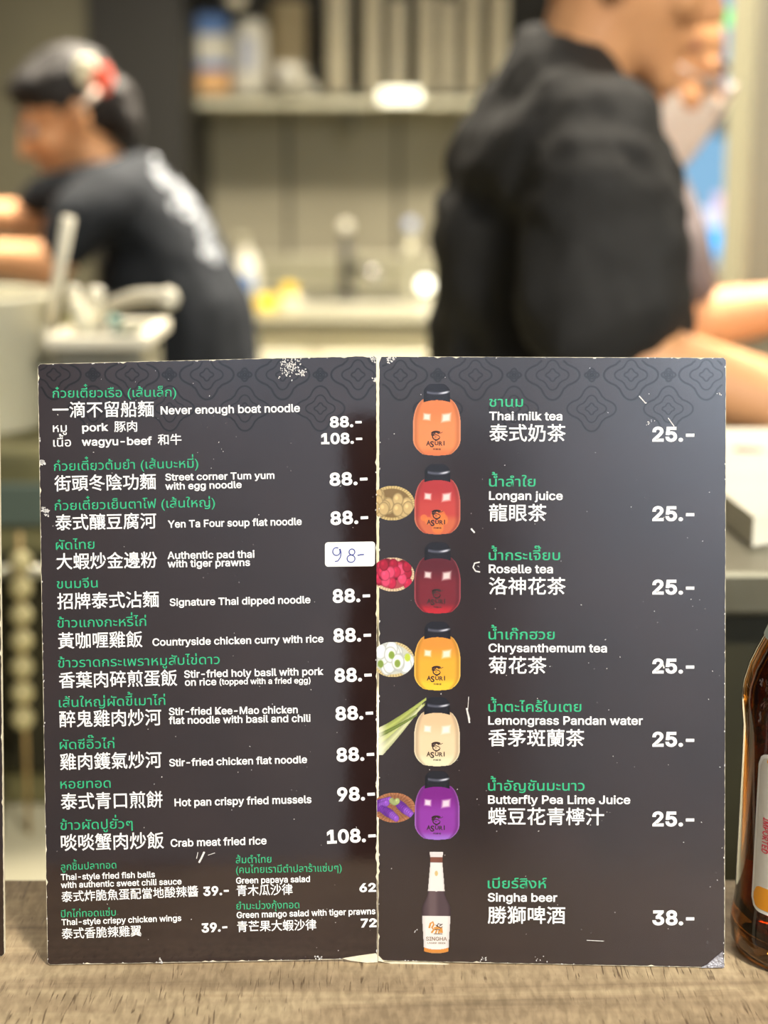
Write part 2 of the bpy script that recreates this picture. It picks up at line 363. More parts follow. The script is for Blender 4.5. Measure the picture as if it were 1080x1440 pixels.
# ---------------------------------------------------------------- menu boards
def vein(m, spec, rough, fleck=True):
    return m
M_print = bpy.data.materials.new('dark laminated print'); M_print.use_nodes = True
def _print_mat(m, base, base2, rough, spec, ior):
    nt = m.node_tree; b = nt.nodes['Principled BSDF']; tc = nt.nodes.new('ShaderNodeTexCoord')
    b.inputs['Roughness'].default_value = rough; b.inputs['Specular IOR Level'].default_value = spec; b.inputs['IOR'].default_value = ior
    n = nt.nodes.new('ShaderNodeTexNoise'); n.inputs['Scale'].default_value = 28; n.inputs['Detail'].default_value = 6
    r = nt.nodes.new('ShaderNodeValToRGB'); r.color_ramp.elements[0].position = 0.35; r.color_ramp.elements[1].position = 0.7
    r.color_ramp.elements[0].color = base; r.color_ramp.elements[1].color = base2
    nt.links.new(tc.outputs['Object'], n.inputs['Vector']); nt.links.new(n.outputs['Fac'], r.inputs['Fac'])
    # tiny dust specks
    v = nt.nodes.new('ShaderNodeTexVoronoi'); v.inputs['Scale'].default_value = 190; v.inputs['Randomness'].default_value = 1
    sr = nt.nodes.new('ShaderNodeValToRGB'); sr.color_ramp.elements[0].position = 0.03; sr.color_ramp.elements[1].position = 0.065
    sr.color_ramp.elements[0].color = (1, 1, 1, 1); sr.color_ramp.elements[1].color = (0, 0, 0, 1)
    n3 = nt.nodes.new('ShaderNodeTexNoise'); n3.inputs['Scale'].default_value = 37; n3.inputs['Detail'].default_value = 1
    s3 = nt.nodes.new('ShaderNodeValToRGB'); s3.color_ramp.elements[0].position = 0.55; s3.color_ramp.elements[1].position = 0.62
    mm = nt.nodes.new('ShaderNodeMath'); mm.operation = 'MULTIPLY'; mx = nt.nodes.new('ShaderNodeMix'); mx.data_type = 'RGBA'
    m4 = nt.nodes.new('ShaderNodeMath'); m4.operation = 'MULTIPLY'; m4.inputs[1].default_value = 0.35
    L = nt.links
    L.new(tc.outputs['Object'], v.inputs['Vector']); L.new(v.outputs['Distance'], sr.inputs['Fac']); L.new(tc.outputs['Object'], n3.inputs['Vector'])
    L.new(n3.outputs['Fac'], s3.inputs['Fac']); L.new(sr.outputs['Color'], mm.inputs[0]); L.new(s3.outputs['Color'], mm.inputs[1])
    L.new(mm.outputs[0], m4.inputs[0]); L.new(m4.outputs[0], mx.inputs['Factor']); L.new(r.outputs['Color'], mx.inputs['A'])
    mx.inputs['B'].default_value = lin(170, 165, 165)
    L.new(mx.outputs['Result'], b.inputs['Base Color'])
    # light haze of fine scratches in the laminate
    n4 = nt.nodes.new('ShaderNodeTexNoise'); n4.inputs['Scale'].default_value = 60; n4.inputs['Detail'].default_value = 5
    bp = nt.nodes.new('ShaderNodeBump'); bp.inputs['Strength'].default_value = 0.012; bp.inputs['Distance'].default_value = 0.002
    L.new(tc.outputs['Object'], n4.inputs['Vector']); L.new(n4.outputs['Fac'], bp.inputs['Height']); L.new(bp.outputs['Normal'], b.inputs['Normal'])
_print_mat(M_print, lin(34, 21, 20), lin(41, 27, 25), 0.06, 0.5, 1.80)
M_printr = bpy.data.materials.new('dark laminated print, duller'); M_printr.use_nodes = True
_print_mat(M_printr, lin(34, 23, 23), lin(41, 28, 27), 0.18, 0.5, 1.80)
M_ornr = mat('darker ornament ink, duller', lin(16, 10, 11), 0.18, spec=0.5, ior=1.66)
M_orn = mat('darker ornament ink', lin(16, 10, 11), 0.06, spec=0.5, ior=1.66)
M_wtext = mat('white ink', lin(238, 238, 238), 0.3, noise=(300, lin(228, 228, 228), 0.2))
M_gtext = mat('green ink', lin(46, 164, 118), 0.3, noise=(300, lin(46, 168, 118), 0.2))
M_btext = mat('black ink', lin(46, 26, 22), 0.4)
M_core = mat('cream board core', lin(226, 219, 196), 0.8, noise=(300, lin(206, 196, 170), 0.2))
M_chip = mat('bare white paper', lin(222, 220, 218), 0.9, noise=(900, lin(180, 178, 176), 0.3))
M_stick = mat('white sticker paper', lin(226, 228, 224), 0.35, noise=(200, lin(220, 222, 218), 0.3))
M_pen = mat('blue ballpoint ink', lin(40, 52, 140), 0.5)
M_photo = bpy.data.materials.new('printed photograph'); M_photo.use_nodes = True
_b = M_photo.node_tree.nodes['Principled BSDF']; _b.inputs['Roughness'].default_value = 0.25
_a = M_photo.node_tree.nodes.new('ShaderNodeAttribute'); _a.attribute_name = 'ink'
M_photo.node_tree.links.new(_a.outputs['Color'], _b.inputs['Base Color'])

FD = os.path.join(bpy.utils.resource_path('LOCAL'), 'datafiles', 'fonts')
try: INTER = bpy.data.fonts.load(os.path.join(FD, 'Inter.woff2'))
except Exception: INTER = None
TONES = '\u0e48\u0e49\u0e4a\u0e4b\u0e4c\u0e47'
UPPER = '\u0e31\u0e34\u0e35\u0e36\u0e37\u0e4d'
def text_mesh(s, kind, name='lettering'):
    """flat mesh of a line of text in font units; tone marks over another mark are lifted clear of it"""
    c = bpy.data.curves.new(name, 'FONT'); c.body = s; c.size = 1
    if kind in ('e', 'n') and INTER: c.font = INTER
    c.bevel_depth = {'l': 0.03, 'e': 0.017, 'n': 0.031, 'c': 0.010, 't': 0.003, 'w': 0.005, 'g': 0.008}.get(kind, 0)
    c.bevel_resolution = 0; c.fill_mode = 'FRONT'; c.resolution_u = 3
    c.materials.append(M_wtext); c.materials.append(M_wtext)
    thai = kind in ('t', 'w', 'g')
    if thai:
        for i, ch in enumerate(s):
            if ch in TONES and ((i and s[i - 1] in UPPER) or (i + 1 < len(s) and s[i + 1] == '\u0e33')):
                c.body_format[i].material_index = 1
    o = bpy.data.objects.new(name, c); COL.objects.link(o)
    dg = bpy.context.evaluated_depsgraph_get(); dg.update()
    me = bpy.data.meshes.new_from_object(o.evaluated_get(dg)); bpy.data.objects.remove(o); bpy.data.curves.remove(c)
    if thai:
        up = {v for p in me.polygons if p.material_index == 1 for v in p.vertices}
        for v in up: me.vertices[v].co.y += 0.215
        for p in me.polygons: p.material_index = 0
    me.materials.clear()
    return me
_ref = {}
def ref_height(kind):
    if kind not in _ref:
        me = text_mesh({'e': 'H', 'n': '8', 'c': '\u6cf0'}.get(kind, '\u0e01'), kind)
        ys = [v.co.y for v in me.vertices]; _ref[kind] = (min(ys), max(ys) - min(ys)); bpy.data.meshes.remove(me)
    return _ref[kind]

def frame_matrix(o, ux, vy, n):
    return Matrix(((ux[0], vy[0], n[0], o[0]), (ux[1], vy[1], n[1], o[1]), (ux[2], vy[2], n[2], o[2]), (0, 0, 0, 1)))
MM = 0.001
def letter_line(parent, entry):
    kind, s, x0, y0, x1, y1, h = entry
    me = text_mesh(s, kind); b0, rh = ref_height(kind)
    n = len(me.vertices); co = np.empty(n * 3); me.vertices.foreach_get('co', co); co = co.reshape(-1, 3)
    lo, hi = co[:, 0].min(), co[:, 0].max()
    L = math.hypot(x1 - x0, y1 - y0); ang = math.atan2(y1 - y0, x1 - x0)
    X = (co[:, 0] - lo) / (hi - lo) * L; base = b0 if kind in ('c',) else 0.0
    Y = (co[:, 1] - base) / rh * h
    co[:, 0] = (x0 + X * cos(ang) - Y * sin(ang)) * MM; co[:, 1] = (y0 + X * sin(ang) + Y * cos(ang)) * MM; zz = co[:, 2]; co[:, 2] = 0.00005 + (zz - zz.min()) / max(zz.max() - zz.min(), 1e-6) * 0.00002
    me.vertices.foreach_set('co', co.ravel()); me.update()
    return link('lettering', me, M_gtext if kind in 't' or kind == 'g' else M_wtext, parent)
def ribbon_bm(bm, pts, w, z, closed=False, clip=None):
    n = len(pts); prev = None; first = None
    for i in range(n + (1 if closed else 0)):
        a = pts[(i - 1) % n] if closed or i > 0 else pts[i]; b = pts[(i + 1) % n] if closed or i < n - 1 else pts[i % n]
        p = pts[i % n]; dx, dy = b[0] - a[0], b[1] - a[1]; l = math.hypot(dx, dy) or 1
        nx, ny = -dy / l * w / 2, dx / l * w / 2
        cur = None
        if clip is None or clip(p):
            cur = (bm.verts.new(((p[0] + nx) * MM, (p[1] + ny) * MM, z)), bm.verts.new(((p[0] - nx) * MM, (p[1] - ny) * MM, z)))
            if prev: bm.faces.new((prev[0], prev[1], cur[1], cur[0]))
        prev = cur
def fleck_bm(bm, x, y, r, z=0.00008, stretch=1.0, ang=0.0):
    k = 7; vs = []
    for i in range(k):
        a = 2 * pi * i / k; rr = r * random.uniform(0.45, 1.1)
        X, Y = rr * stretch * cos(a), rr * sin(a)
        vs.append(bm.verts.new(((x + X * cos(ang) - Y * sin(ang)) * MM, (y + X * sin(ang) + Y * cos(ang)) * MM, z)))
    bm.faces.new(vs)
def inside(q, u, v, m=0.4):
    s = len(q)
    for i in range(s):
        x0, y0 = q[i]; x1, y1 = q[(i + 1) % s]; l = math.hypot(x1 - x0, y1 - y0)
        if ((x1 - x0) * (v - y0) - (y1 - y0) * (u - x0)) / l > -m: return False
    return True
def board(parent, q, M, name='panel', sheet=M_print):
    """board: cream core with rounded, worn corners, and the printed sheet slightly inside its outline; q = TL,TR,BR,BL in mm"""
    core = bmesh.new(); ring = []
    for i, (x, y) in enumerate(q):
        pu, pv = q[i - 1]; nu, nv = q[(i + 1) % 4]
        for (tx, ty) in ((pu, pv), (nu, nv)):
            l = math.hypot(tx - x, ty - y); ring.append((x + (tx - x) / l * 1.1, y + (ty - y) / l * 1.1))
    f = [core.verts.new((x * MM, y * MM, 0)) for x, y in ring]; b = [core.verts.new((x * MM, y * MM, -0.0024)) for x, y in ring]
    core.faces.new(f); core.faces.new(b[::-1])
    for i in range(8): core.faces.new((f[i], f[(i + 1) % 8], b[(i + 1) % 8], b[i]))
    o = from_bm(name, core, M_core, parent); o.matrix_local = M
    pr = bmesh.new(); vs = []
    for i in range(8):
        x0, y0 = ring[i]; x1, y1 = ring[(i + 1) % 8]; l = math.hypot(x1 - x0, y1 - y0); n = max(1, int(l / 1.6))
        for k in range(n):
            t = k / n; d = random.uniform(0.04, 0.24) + (0.5 if random.random() < 0.05 else 0)
            vs.append(pr.verts.new(((x0 + (x1 - x0) * t + (y1 - y0) / l * d) * MM, (y0 + (y1 - y0) * t - (x1 - x0) / l * d) * MM, 0.00002)))
    pr.faces.new(vs)
    s = from_bm('printed_sheet', pr, sheet, o)
    return o
def ornaments(parent, cs, top, q, ink):
    bm = bmesh.new()
    def motif(cx, cy, R_, w):
        for sc, ww in ((1, w), (0.6, w * 0.8), (0.25, w * 0.8)):
            pts = []
            for i in range(64):
                a = 2 * pi * i / 64; k = abs(cos(2 * a)); lobe = 0.60 + 0.40 * k ** 1.7 + 0.10 * (1 - k) ** 2
                pts.append((cx + R_ * sc * lobe * cos(a), cy + R_ * 0.92 * sc * lobe * sin(a)))
            ribbon_bm(bm, pts, ww, 0.00004, True, clip=lambda p: inside(q, p[0], p[1], 0.6))
    for x in cs: motif(x, top, 11.6, 0.8)
    for a, b in zip(cs, cs[1:]):
        m_ = (a + b) / 2; motif(m_, top - 14.5, 10.5, 0.7); motif(m_, top, 3.0, 0.8)
    return from_bm('ornament_print', bm, ink, parent)
# pictures printed on the drinks page: painted cell by cell
def picture(parent, name, cx, top, wmm, hmm, fn, cell=0.2):
    nx, ny = int(wmm / cell) + 1, int(hmm / cell) + 1
    X, Y = np.meshgrid(np.linspace(-1, 1, nx), np.linspace(0, 1, ny))
    rgb, al = fn(X, Y)
    co = np.stack([(cx + X * wmm / 2) * MM, (top - Y * hmm) * MM, np.full_like(X, 0.00005)], -1).reshape(-1, 3)
    idx = np.arange(nx * ny).reshape(ny, nx)
    ok = al[:-1, :-1] & al[1:, :-1] & al[:-1, 1:] & al[1:, 1:]
    quads = np.stack([idx[1:, :-1], idx[1:, 1:], idx[:-1, 1:], idx[:-1, :-1]], -1)[ok]
    used = np.unique(quads); remap = np.full(nx * ny, -1); remap[used] = np.arange(len(used))
    me = bpy.data.meshes.new(name); me.from_pydata(co[used].tolist(), [], remap[quads].tolist())
    c = rgb.reshape(-1, 3)[used] / 255.0; c = (c * 0.88 + c.mean(1, keepdims=True) * 0.12) * 0.93; c = np.where(c <= 0.04045, c / 12.92, ((c + 0.055) / 1.055) ** 2.4)
    at = me.color_attributes.new('ink', 'FLOAT_COLOR', 'POINT')
    at.data.foreach_set('color', np.concatenate([c, np.ones((len(c), 1))], 1).ravel())
    return link(name, me, M_photo, parent)
def mixc(a, b, t): return a * (1 - t[..., None]) + np.array(b, float) * t[..., None]
def sst(a, b, x): t = np.clip((x - a) / (b - a), 0, 1); return t * t * (3 - 2 * t)
def bottle_fn(top, mid, low, split=0.75, seed=0, fruit=None):
    def fn(X, Y):
        rgb = np.zeros(X.shape + (3,)); rgb[:] = top
        rgb = mixc(rgb, mid, sst(0.35, 0.62, Y)); rgb = mixc(rgb, low, sst(split, split + 0.12, Y))
        ys = np.clip((Y - 0.22) / 0.34, 0, 1); half = 0.44 + 0.53 * np.sqrt(np.clip(1 - (1 - ys) ** 1.9, 0, 1))
        yb = np.clip((Y - 0.76) / 0.24, 0, 1); half = half - 0.50 * yb ** 2.4
        body = (np.abs(X) < half) & (Y > 0.23) & (Y < 0.995 - 0.05 * X * X)
        e = np.abs(X) / np.maximum(half, .01)
        rgb = mixc(rgb, np.array(low) * 0.6 + 70, sst(0.90, 0.97, e) * 0.55)
        rgb = mixc(rgb, np.array(mid) * 0.72, sst(0.70, 0.9, e) * (1 - sst(0.9, 0.96, e)) * 0.6)
        if fruit is not None:
            rs = np.random.RandomState(seed)
            for _ in range(9):
                fx, fy = rs.uniform(-.75, .75), rs.uniform(0.72, 0.93); d = np.hypot(X - fx, (Y - fy) * 3.2) / rs.uniform(.16, .3)
                rgb = mixc(rgb, fruit, (1 - sst(0.7, 1, d)) * 0.7)
        for hx, hy, s in ((-0.40, 0.47, 1), (0.38, 0.48, 1.25)):
            u = (X - hx) / (0.17 * s) + (Y - hy) * 1.2; v = (Y - hy) / (0.052 * s) - (X - hx) * (0.9 if hx < 0 else -0.9) * 0.8
            rgb = mixc(rgb, (250, 240, 235), (1 - sst(0.35, 1.15, np.maximum(np.abs(u), np.abs(v)))) * 0.8)
        cap = (np.abs(X) < 0.54) & (Y < 0.275 - 0.03 * (X / 0.54) ** 2 * -1 - 0.03) & (Y > 0.02 + 0.09 * (X / 0.54) ** 4)
        cr = np.zeros_like(rgb); cr[:] = (30, 29, 38)
        cr = mixc(cr, (90, 92, 110), (1 - sst(0.0, 0.03, np.abs(Y - 0.125 - 0.03 * (1 - (X / .54) ** 2)))) * (X > -0.4) * 0.9)
        cr = mixc(cr, (210, 212, 225), (1 - sst(0.0, 0.022, np.abs(Y - 0.125 - 0.03 * (1 - (X / .54) ** 2)))) * sst(0.0, 0.3, X))
        cr = mixc(cr, (14, 13, 18), sst(0.36, 0.54, np.abs(X)) * 0.7)
        rgb = np.where(cap[..., None], cr, rgb)
        return np.clip(rgb, 0, 255), body | cap
    return fn
def basket_fn(kind, seed):
    def fn(X, Y):
        Yc = (Y - 0.5) * 2; r = np.hypot(X, Yc); rs = np.random.RandomState(seed)
        rim = {'longan': (206, 176, 110), 'roselle': (222, 190, 150), 'chrys': (214, 190, 130), 'pea': (170, 104, 66)}[kind]
        rgb = np.zeros(X.shape + (3,)); rgb[:] = rim
        rgb = mixc(rgb, np.array(rim) * 0.6, (np.sin(np.arctan2(Yc, X) * 46) > 0.3) * 0.45)
        inner = {'longan': (128, 100, 58), 'roselle': (170, 60, 70), 'chrys': (196, 198, 186), 'pea': (136, 82, 52)}[kind]
        rgb = mixc(rgb, inner, 1 - sst(0.80, 0.86, r))
        if kind == 'longan':
            L = [(rs.uniform(-.8, .72), rs.uniform(-.55, .55), .25, (198, 166, 108)) for _ in range(22)]
        elif kind == 'roselle':
            L = [(rs.uniform(-.9, .7), rs.uniform(-.6, .55), .22, random.choice([(200, 28, 66), (168, 18, 48), (224, 60, 100), (130, 12, 34)])) for _ in range(46)]
        elif kind == 'chrys':
            L = [(rs.uniform(-.9, .75), rs.uniform(-.7, .5), .30, (232, 236, 232)) for _ in range(30)]
        else:
            L = []
            for k in range(34): rgb = mixc(rgb, (198, 136, 92), (np.abs(np.hypot(X, Yc) - k * .05) < .01) * .6 * (np.sin(np.arctan2(Yc, X) * 30) > 0))
            for a0, b0, a1, b1 in ((-.95, -.1, -.2, -.5), (-.9, .1, -.35, -.3), (-.55, .1, .05, .62), (-.35, .2, .1, .7), (.15, -.35, .75, .35), (.25, -.15, .8, .45)):
                for t in np.linspace(0, 1, 9): L.append((a0 + (a1 - a0) * t, b0 + (b1 - b0) * t, .19 - .08 * abs(t - .4), (112, 40, 168) if t < .6 else (138, 70, 196)))
            for t in np.linspace(0, 1, 6): L.append((-.1 + .25 * t, -.45 + .1 * sin(t * 3), .13, (166, 178, 110)))
        for x, y, s, c in L:
            d = np.hypot(X - x, (Yc - y) * 0.62) / s
            sh = np.array(c, float)
            rgb = mixc(rgb, sh * 0.75, 1 - sst(0.9, 1.05, d)); rgb = mixc(rgb, sh, 1 - sst(0.7, 0.95, d))
            rgb = mixc(rgb, np.minimum(sh * 1.25, 255), (1 - sst(0.1, 0.45, np.hypot(X - x + s * .25, (Yc - y) * .62 + s * .25) / s)) * .7)
        if kind == 'chrys':
            for x, y, c in ((-.05, -.25, (132, 160, 60)), (-.55, .25, (126, 152, 60)), (.22, .22, (136, 160, 66)), (.68, -.12, (190, 208, 60))):
                rgb = mixc(rgb, c, 1 - sst(0.10, 0.17, np.hypot(X - x, (Yc - y) * 0.62)))
        return np.clip(rgb, 0, 255), (r < 1.0) & (X > -0.80)
    return fn
def beer_fn(X, Y):
    rgb = np.zeros(X.shape + (3,)); rgb[:] = (78, 60, 66)
    half = np.select([Y < .035, Y < .10, Y < .385, Y < .60], [np.full_like(X, .45), np.full_like(X, .42), .42 + .16 * (Y - .1) / .285, .58 + .40 * sst(.385, .56, Y)], 0.98 - 0.16 * (Y - .6) / .4)
    al = (np.abs(X) < half) & (Y < 0.995 - 0.03 * 1 + 0.03 * (1 - X * X))
    e = np.abs(X) / half
    rgb = mixc(rgb, (120, 98, 100), (1 - sst(.1, .5, np.abs(X + .25))) * .5); rgb = mixc(rgb, (44, 30, 34), sst(.75, 1, e) * .7)
    rgb = mixc(rgb, (216, 206, 206), (Y < .05) * 1.0); rgb = mixc(rgb, (132, 70, 50), ((Y >= .05) & (Y < .10)) * .8)
    lab = ((Y > .105) & (Y < .375 + .01 * (1 - X * X))) | ((Y > .625) & (Y < .93 + .03 * (1 - X * X)))
    rgb = mixc(rgb, (226, 218, 214), lab * 1.0); rgb = mixc(rgb, (190, 182, 180), lab * sst(.7, 1, e) * .6)
    rgb = mixc(rgb, (214, 132, 48), (Y > .925 + .03 * (1 - X * X)) * 1.0); rgb = mixc(rgb, (178, 130, 84), (Y > .985) * .8)
    rgb = mixc(rgb, (206, 170, 90), (1 - sst(.7, 1, np.hypot((X - .0) / .13, (Y - .21) / .03))) * .8)
    return np.clip(rgb, 0, 255), al

MENU_S = Vector((-0.00265, 0.65557, 1.0815))
UP = (0.0, 0.17365, 0.98481)
ML = frame_matrix((0, 0, 0), (0.99978, 0.02047, -0.00361), UP, (0.02078, -0.9846, 0.17361))
MR = frame_matrix((0, 0, 0), (0.99934, -0.03578, 0.00631), UP, (-0.03634, -0.98416, 0.17353))
QL = [(-145.8, 259.7), (-0.5, 263.4), (-0.3, 0.3), (-144.1, -1.5)]
QR = [(0.5, 263.1), (148.8, 262.3), (150.8, -2.0), (0.1, -0.6)]
menu = empty('menu', MENU_S, 'worn dark folding menu board with dishes and bottled drinks, standing open in the middle', 'menu')
pl = board(menu, QL, ML); pl['label'] = 'left panel printed with noodle and rice dishes'
pr = board(menu, QR, MR, sheet=M_printr); pr['label'] = 'right panel printed with bottled drinks'
for e in LEFT_TEXT: letter_line(pl, e)
for e in RIGHT_TEXT: letter_line(pr, e)
ornaments(pl, [-139, -105.5, -73.5, -41, -8.5], 255.2, QL, M_orn)
ornaments(pr, [9.7, 42, 75, 108.5, 140.5], 255.0, QR, M_ornr)
# worn spots: chipped rims and flecks
def wear(parent, q, spots, seed, ntiny, skip):
    random.seed(seed); bm = bmesh.new()
    for i in range(4):
        x0, y0 = q[i]; x1, y1 = q[(i + 1) % 4]; l = math.hypot(x1 - x0, y1 - y0)
        for _ in range(26 if i % 2 else 12):
            t = random.random(); d = random.uniform(0.1, 0.5)
            fleck_bm(bm, x0 + (x1 - x0) * t + (y1 - y0) / l * d, y0 + (y1 - y0) * t - (x1 - x0) / l * d, random.uniform(.12, .38), 0.00009, random.uniform(1, 2.4), math.atan2(y1 - y0, x1 - x0))
    for _ in range(ntiny):
        x = random.uniform(min(p[0] for p in q), max(p[0] for p in q)); y = random.uniform(4, 258)
        if inside(q, x, y, 1): fleck_bm(bm, x, y, random.uniform(.08, .24), 0.00003, random.uniform(1, 2), random.uniform(0, 3))
    for x, y, r, n, s in spots:
        for _ in range(n):
            u = random.gauss(0, r * .45); v = random.gauss(0, r * .4)
            if inside(q, x + u, y + v, 0.1): fleck_bm(bm, x + u, y + v, s * random.uniform(.35, 1), 0.00009, random.uniform(1, 1.8), random.uniform(0, 3))
    return tag(from_bm('scuff_marks', bm, M_chip, parent), kind='stuff')
wear(pl, QL, [(-38, 258.6, 5, 110, .42), (-32.5, 256, 2.2, 30, .45), (-144.2, 217.6, .9, 14, .8), (-143.4, 197, 1.6, 22, .6), (-142.5, 195, 1, 10, .4), (-88, 263, .4, 3, .4), (-2, 262, 1.6, 26, .5), (-1.2, 253, 1, 14, .4), (-95, 0, 2, 9, .5), (-26, .8, 2, 12, .4)], 3, 90, None)
wear(pr, QR, [(5, 262, 2.5, 18, .5), (43.2, 172.5, .5, 3, .3), (146, 247, 1, 5, .4), (117, 235, 3, 8, .3), (46, 0, 3, 14, .4), (70, -1, 4, 10, .35)], 5, 120, None)
def scratch(parent, strokes, m=M_chip):
    bm = bmesh.new()
    for pts, w_ in strokes: ribbon_bm(bm, pts, w_, 0.00009)
    return tag(from_bm('scratches', bm, m, parent), kind='stuff')
scratch(pl, [([(-78, 43.2), (-77, 45), (-75.6, 48)], .8), ([(-79, 45), (-78.4, 47.8)], .3), ([(-74, 46.5), (-71, 47.5)], .25)])
scratch(pr, [([(112, 246), (114.8, 242.9), (115.2, 243.2)], .45), ([(38.5, 111), (39.2, 108), (39.8, 104.5)], .7), ([(39.4, 116), (39.0, 110), (40, 106)], .25), ([(91, 9.5), (98.5, 9.2)], .28), ([(40.2, 189), (41.8, 187.2)], .7),
    ([(44, 174.5), (41.8, 174), (41.2, 172.2), (42.2, 170.6), (44.2, 170.2)], .6), ([(122.8, 131), (123.6, 128.8)], .7), ([(124.5, 236.5), (127, 233)], .4), ([(16, 12), (16.4, 13)], .3)])
# price sticker with handwriting
def rounded(pts, r, k=5):
    out = []; n = len(pts)
    for i in range(n):
        p = Vector(pts[i]); a = (Vector(pts[i - 1]) - p).normalized(); b = (Vector(pts[(i + 1) % n]) - p).normalized()
        c = p + (a + b) * r
        for j in range(k + 1):
            t = j / k * pi / 2; out.append(c - b * r * cos(t) - a * r * sin(t))
    return out
bm = bmesh.new(); rr = rounded([(-22.9, 183.0), (-1.2, 183.3), (-1.3, 172.6), (-22.9, 172.4)], 1.4)
f = [bm.verts.new((p.x * MM, p.y * MM, 0.00016)) for p in rr]; bk = [bm.verts.new((p.x * MM, p.y * MM, 0.00003)) for p in rr]
bm.faces.new(f)
for i in range(len(f)): bm.faces.new((f[i], f[(i + 1) % len(f)], bk[(i + 1) % len(f)], bk[i]))
st = from_bm('price_sticker', bm, M_stick, pl); st['label'] = 'white sticker with a new price over the printed one'
bm = bmesh.new()
def arc(cx, cy, rx, ry, a0, a1, n=16): return [(cx + rx * cos(R(a0 + (a1 - a0) * i / n)), cy + ry * sin(R(a0 + (a1 - a0) * i / n))) for i in range(n + 1)]
ribbon_bm(bm, arc(-17.9, 179.0, 1.6, 1.7, 60, 400), .42, 0.00032)
ribbon_bm(bm, [(-16.3, 180.2), (-15.9, 178.5), (-16.2, 176.5), (-17.3, 174.9), (-18.6, 174.7)], .42, 0.00032)
ribbon_bm(bm, arc(-11.2, 178.8, 1.25, 1.3, -60, 300), .42, 0.00032)
ribbon_bm(bm, arc(-11.6, 175.9, 1.7, 1.6, 80, 440), .42, 0.00032)
ribbon_bm(bm, [(-8.8, 177.3), (-7.5, 177.6), (-6.0, 177.7)], .5, 0.00032)
from_bm('handwriting', bm, M_pen, pl)
# the seven printed drinks
SPEC = [(25.4, 252.1, 21.3, 31.9, bottle_fn((226, 118, 62), (238, 130, 72), (222, 112, 62), .86)),
 (25.7, 217.6, 20.6, 31.4, bottle_fn((178, 44, 48), (196, 62, 56), (206, 96, 60), .70, 3, (232, 120, 52))),
 (25.8, 183.9, 20.8, 32.0, bottle_fn((92, 26, 38), (120, 30, 42), (192, 30, 44), .84)),
 (25.8, 149.4, 20.8, 31.0, bottle_fn((228, 140, 44), (240, 168, 40), (246, 196, 40), .80)),
 (25.7, 116.5, 20.6, 31.3, bottle_fn((222, 184, 140), (232, 200, 158), (226, 218, 178), .80)),
 (25.8, 84.1, 20.3, 31.2, bottle_fn((120, 20, 132), (138, 44, 160), (150, 96, 200), .86))]
for kx in (('longan', 6.0, 207.5, 19.5, 15.2, 1), ('roselle', 6.2, 176.5, 19.0, 15.0, 2), ('chrys', 6.2, 139.8, 19.0, 15.6, 3), ('pea', 6.8, 73.8, 18.8, 13.4, 4)):
    b_ = picture(pr, 'printed_basket', kx[1] + .2, kx[2], kx[3], kx[4], basket_fn(kx[0], kx[5]))
    b_['label'] = {'longan': 'printed basket of longans', 'roselle': 'printed basket of roselle flowers', 'chrys': 'printed basket of white chrysanthemums', 'pea': 'printed basket of purple pea flowers'}[kx[0]]
def lemon_fn(X, Y):
    rgb = np.zeros(X.shape + (3,)); al = np.zeros(X.shape, bool)
    for a0, b0, a1, b1, w0, w1, c in ((-1.0, .62, .98, .02, .10, .03, (178, 190, 92)), (-1.0, .78, .95, .10, .10, .03, (196, 204, 120)), (-1.0, .95, .80, .14, .12, .03, (214, 216, 160)), (-1.0, .66, .60, .30, .04, .02, (122, 140, 60))):
        t = np.clip((X - a0) / (a1 - a0), 0, 1); d = np.abs(Y - (b0 + (b1 - b0) * t ** 1.12)); wd = w0 + (w1 - w0) * t
        m_ = (d < wd) & (X >= a0) & (X <= a1); col = np.array(c, float) * (1 - .25 * (d / wd))[..., None]
        col = mixc(col, (236, 232, 214), (1 - sst(0, .22, t)) * .8)
        rgb = np.where(m_[..., None], col, rgb); al |= m_
    return rgb, al
picture(pr, 'printed_lemongrass', 10.9, 115.6, 21.0, 25.4, lemon_fn)
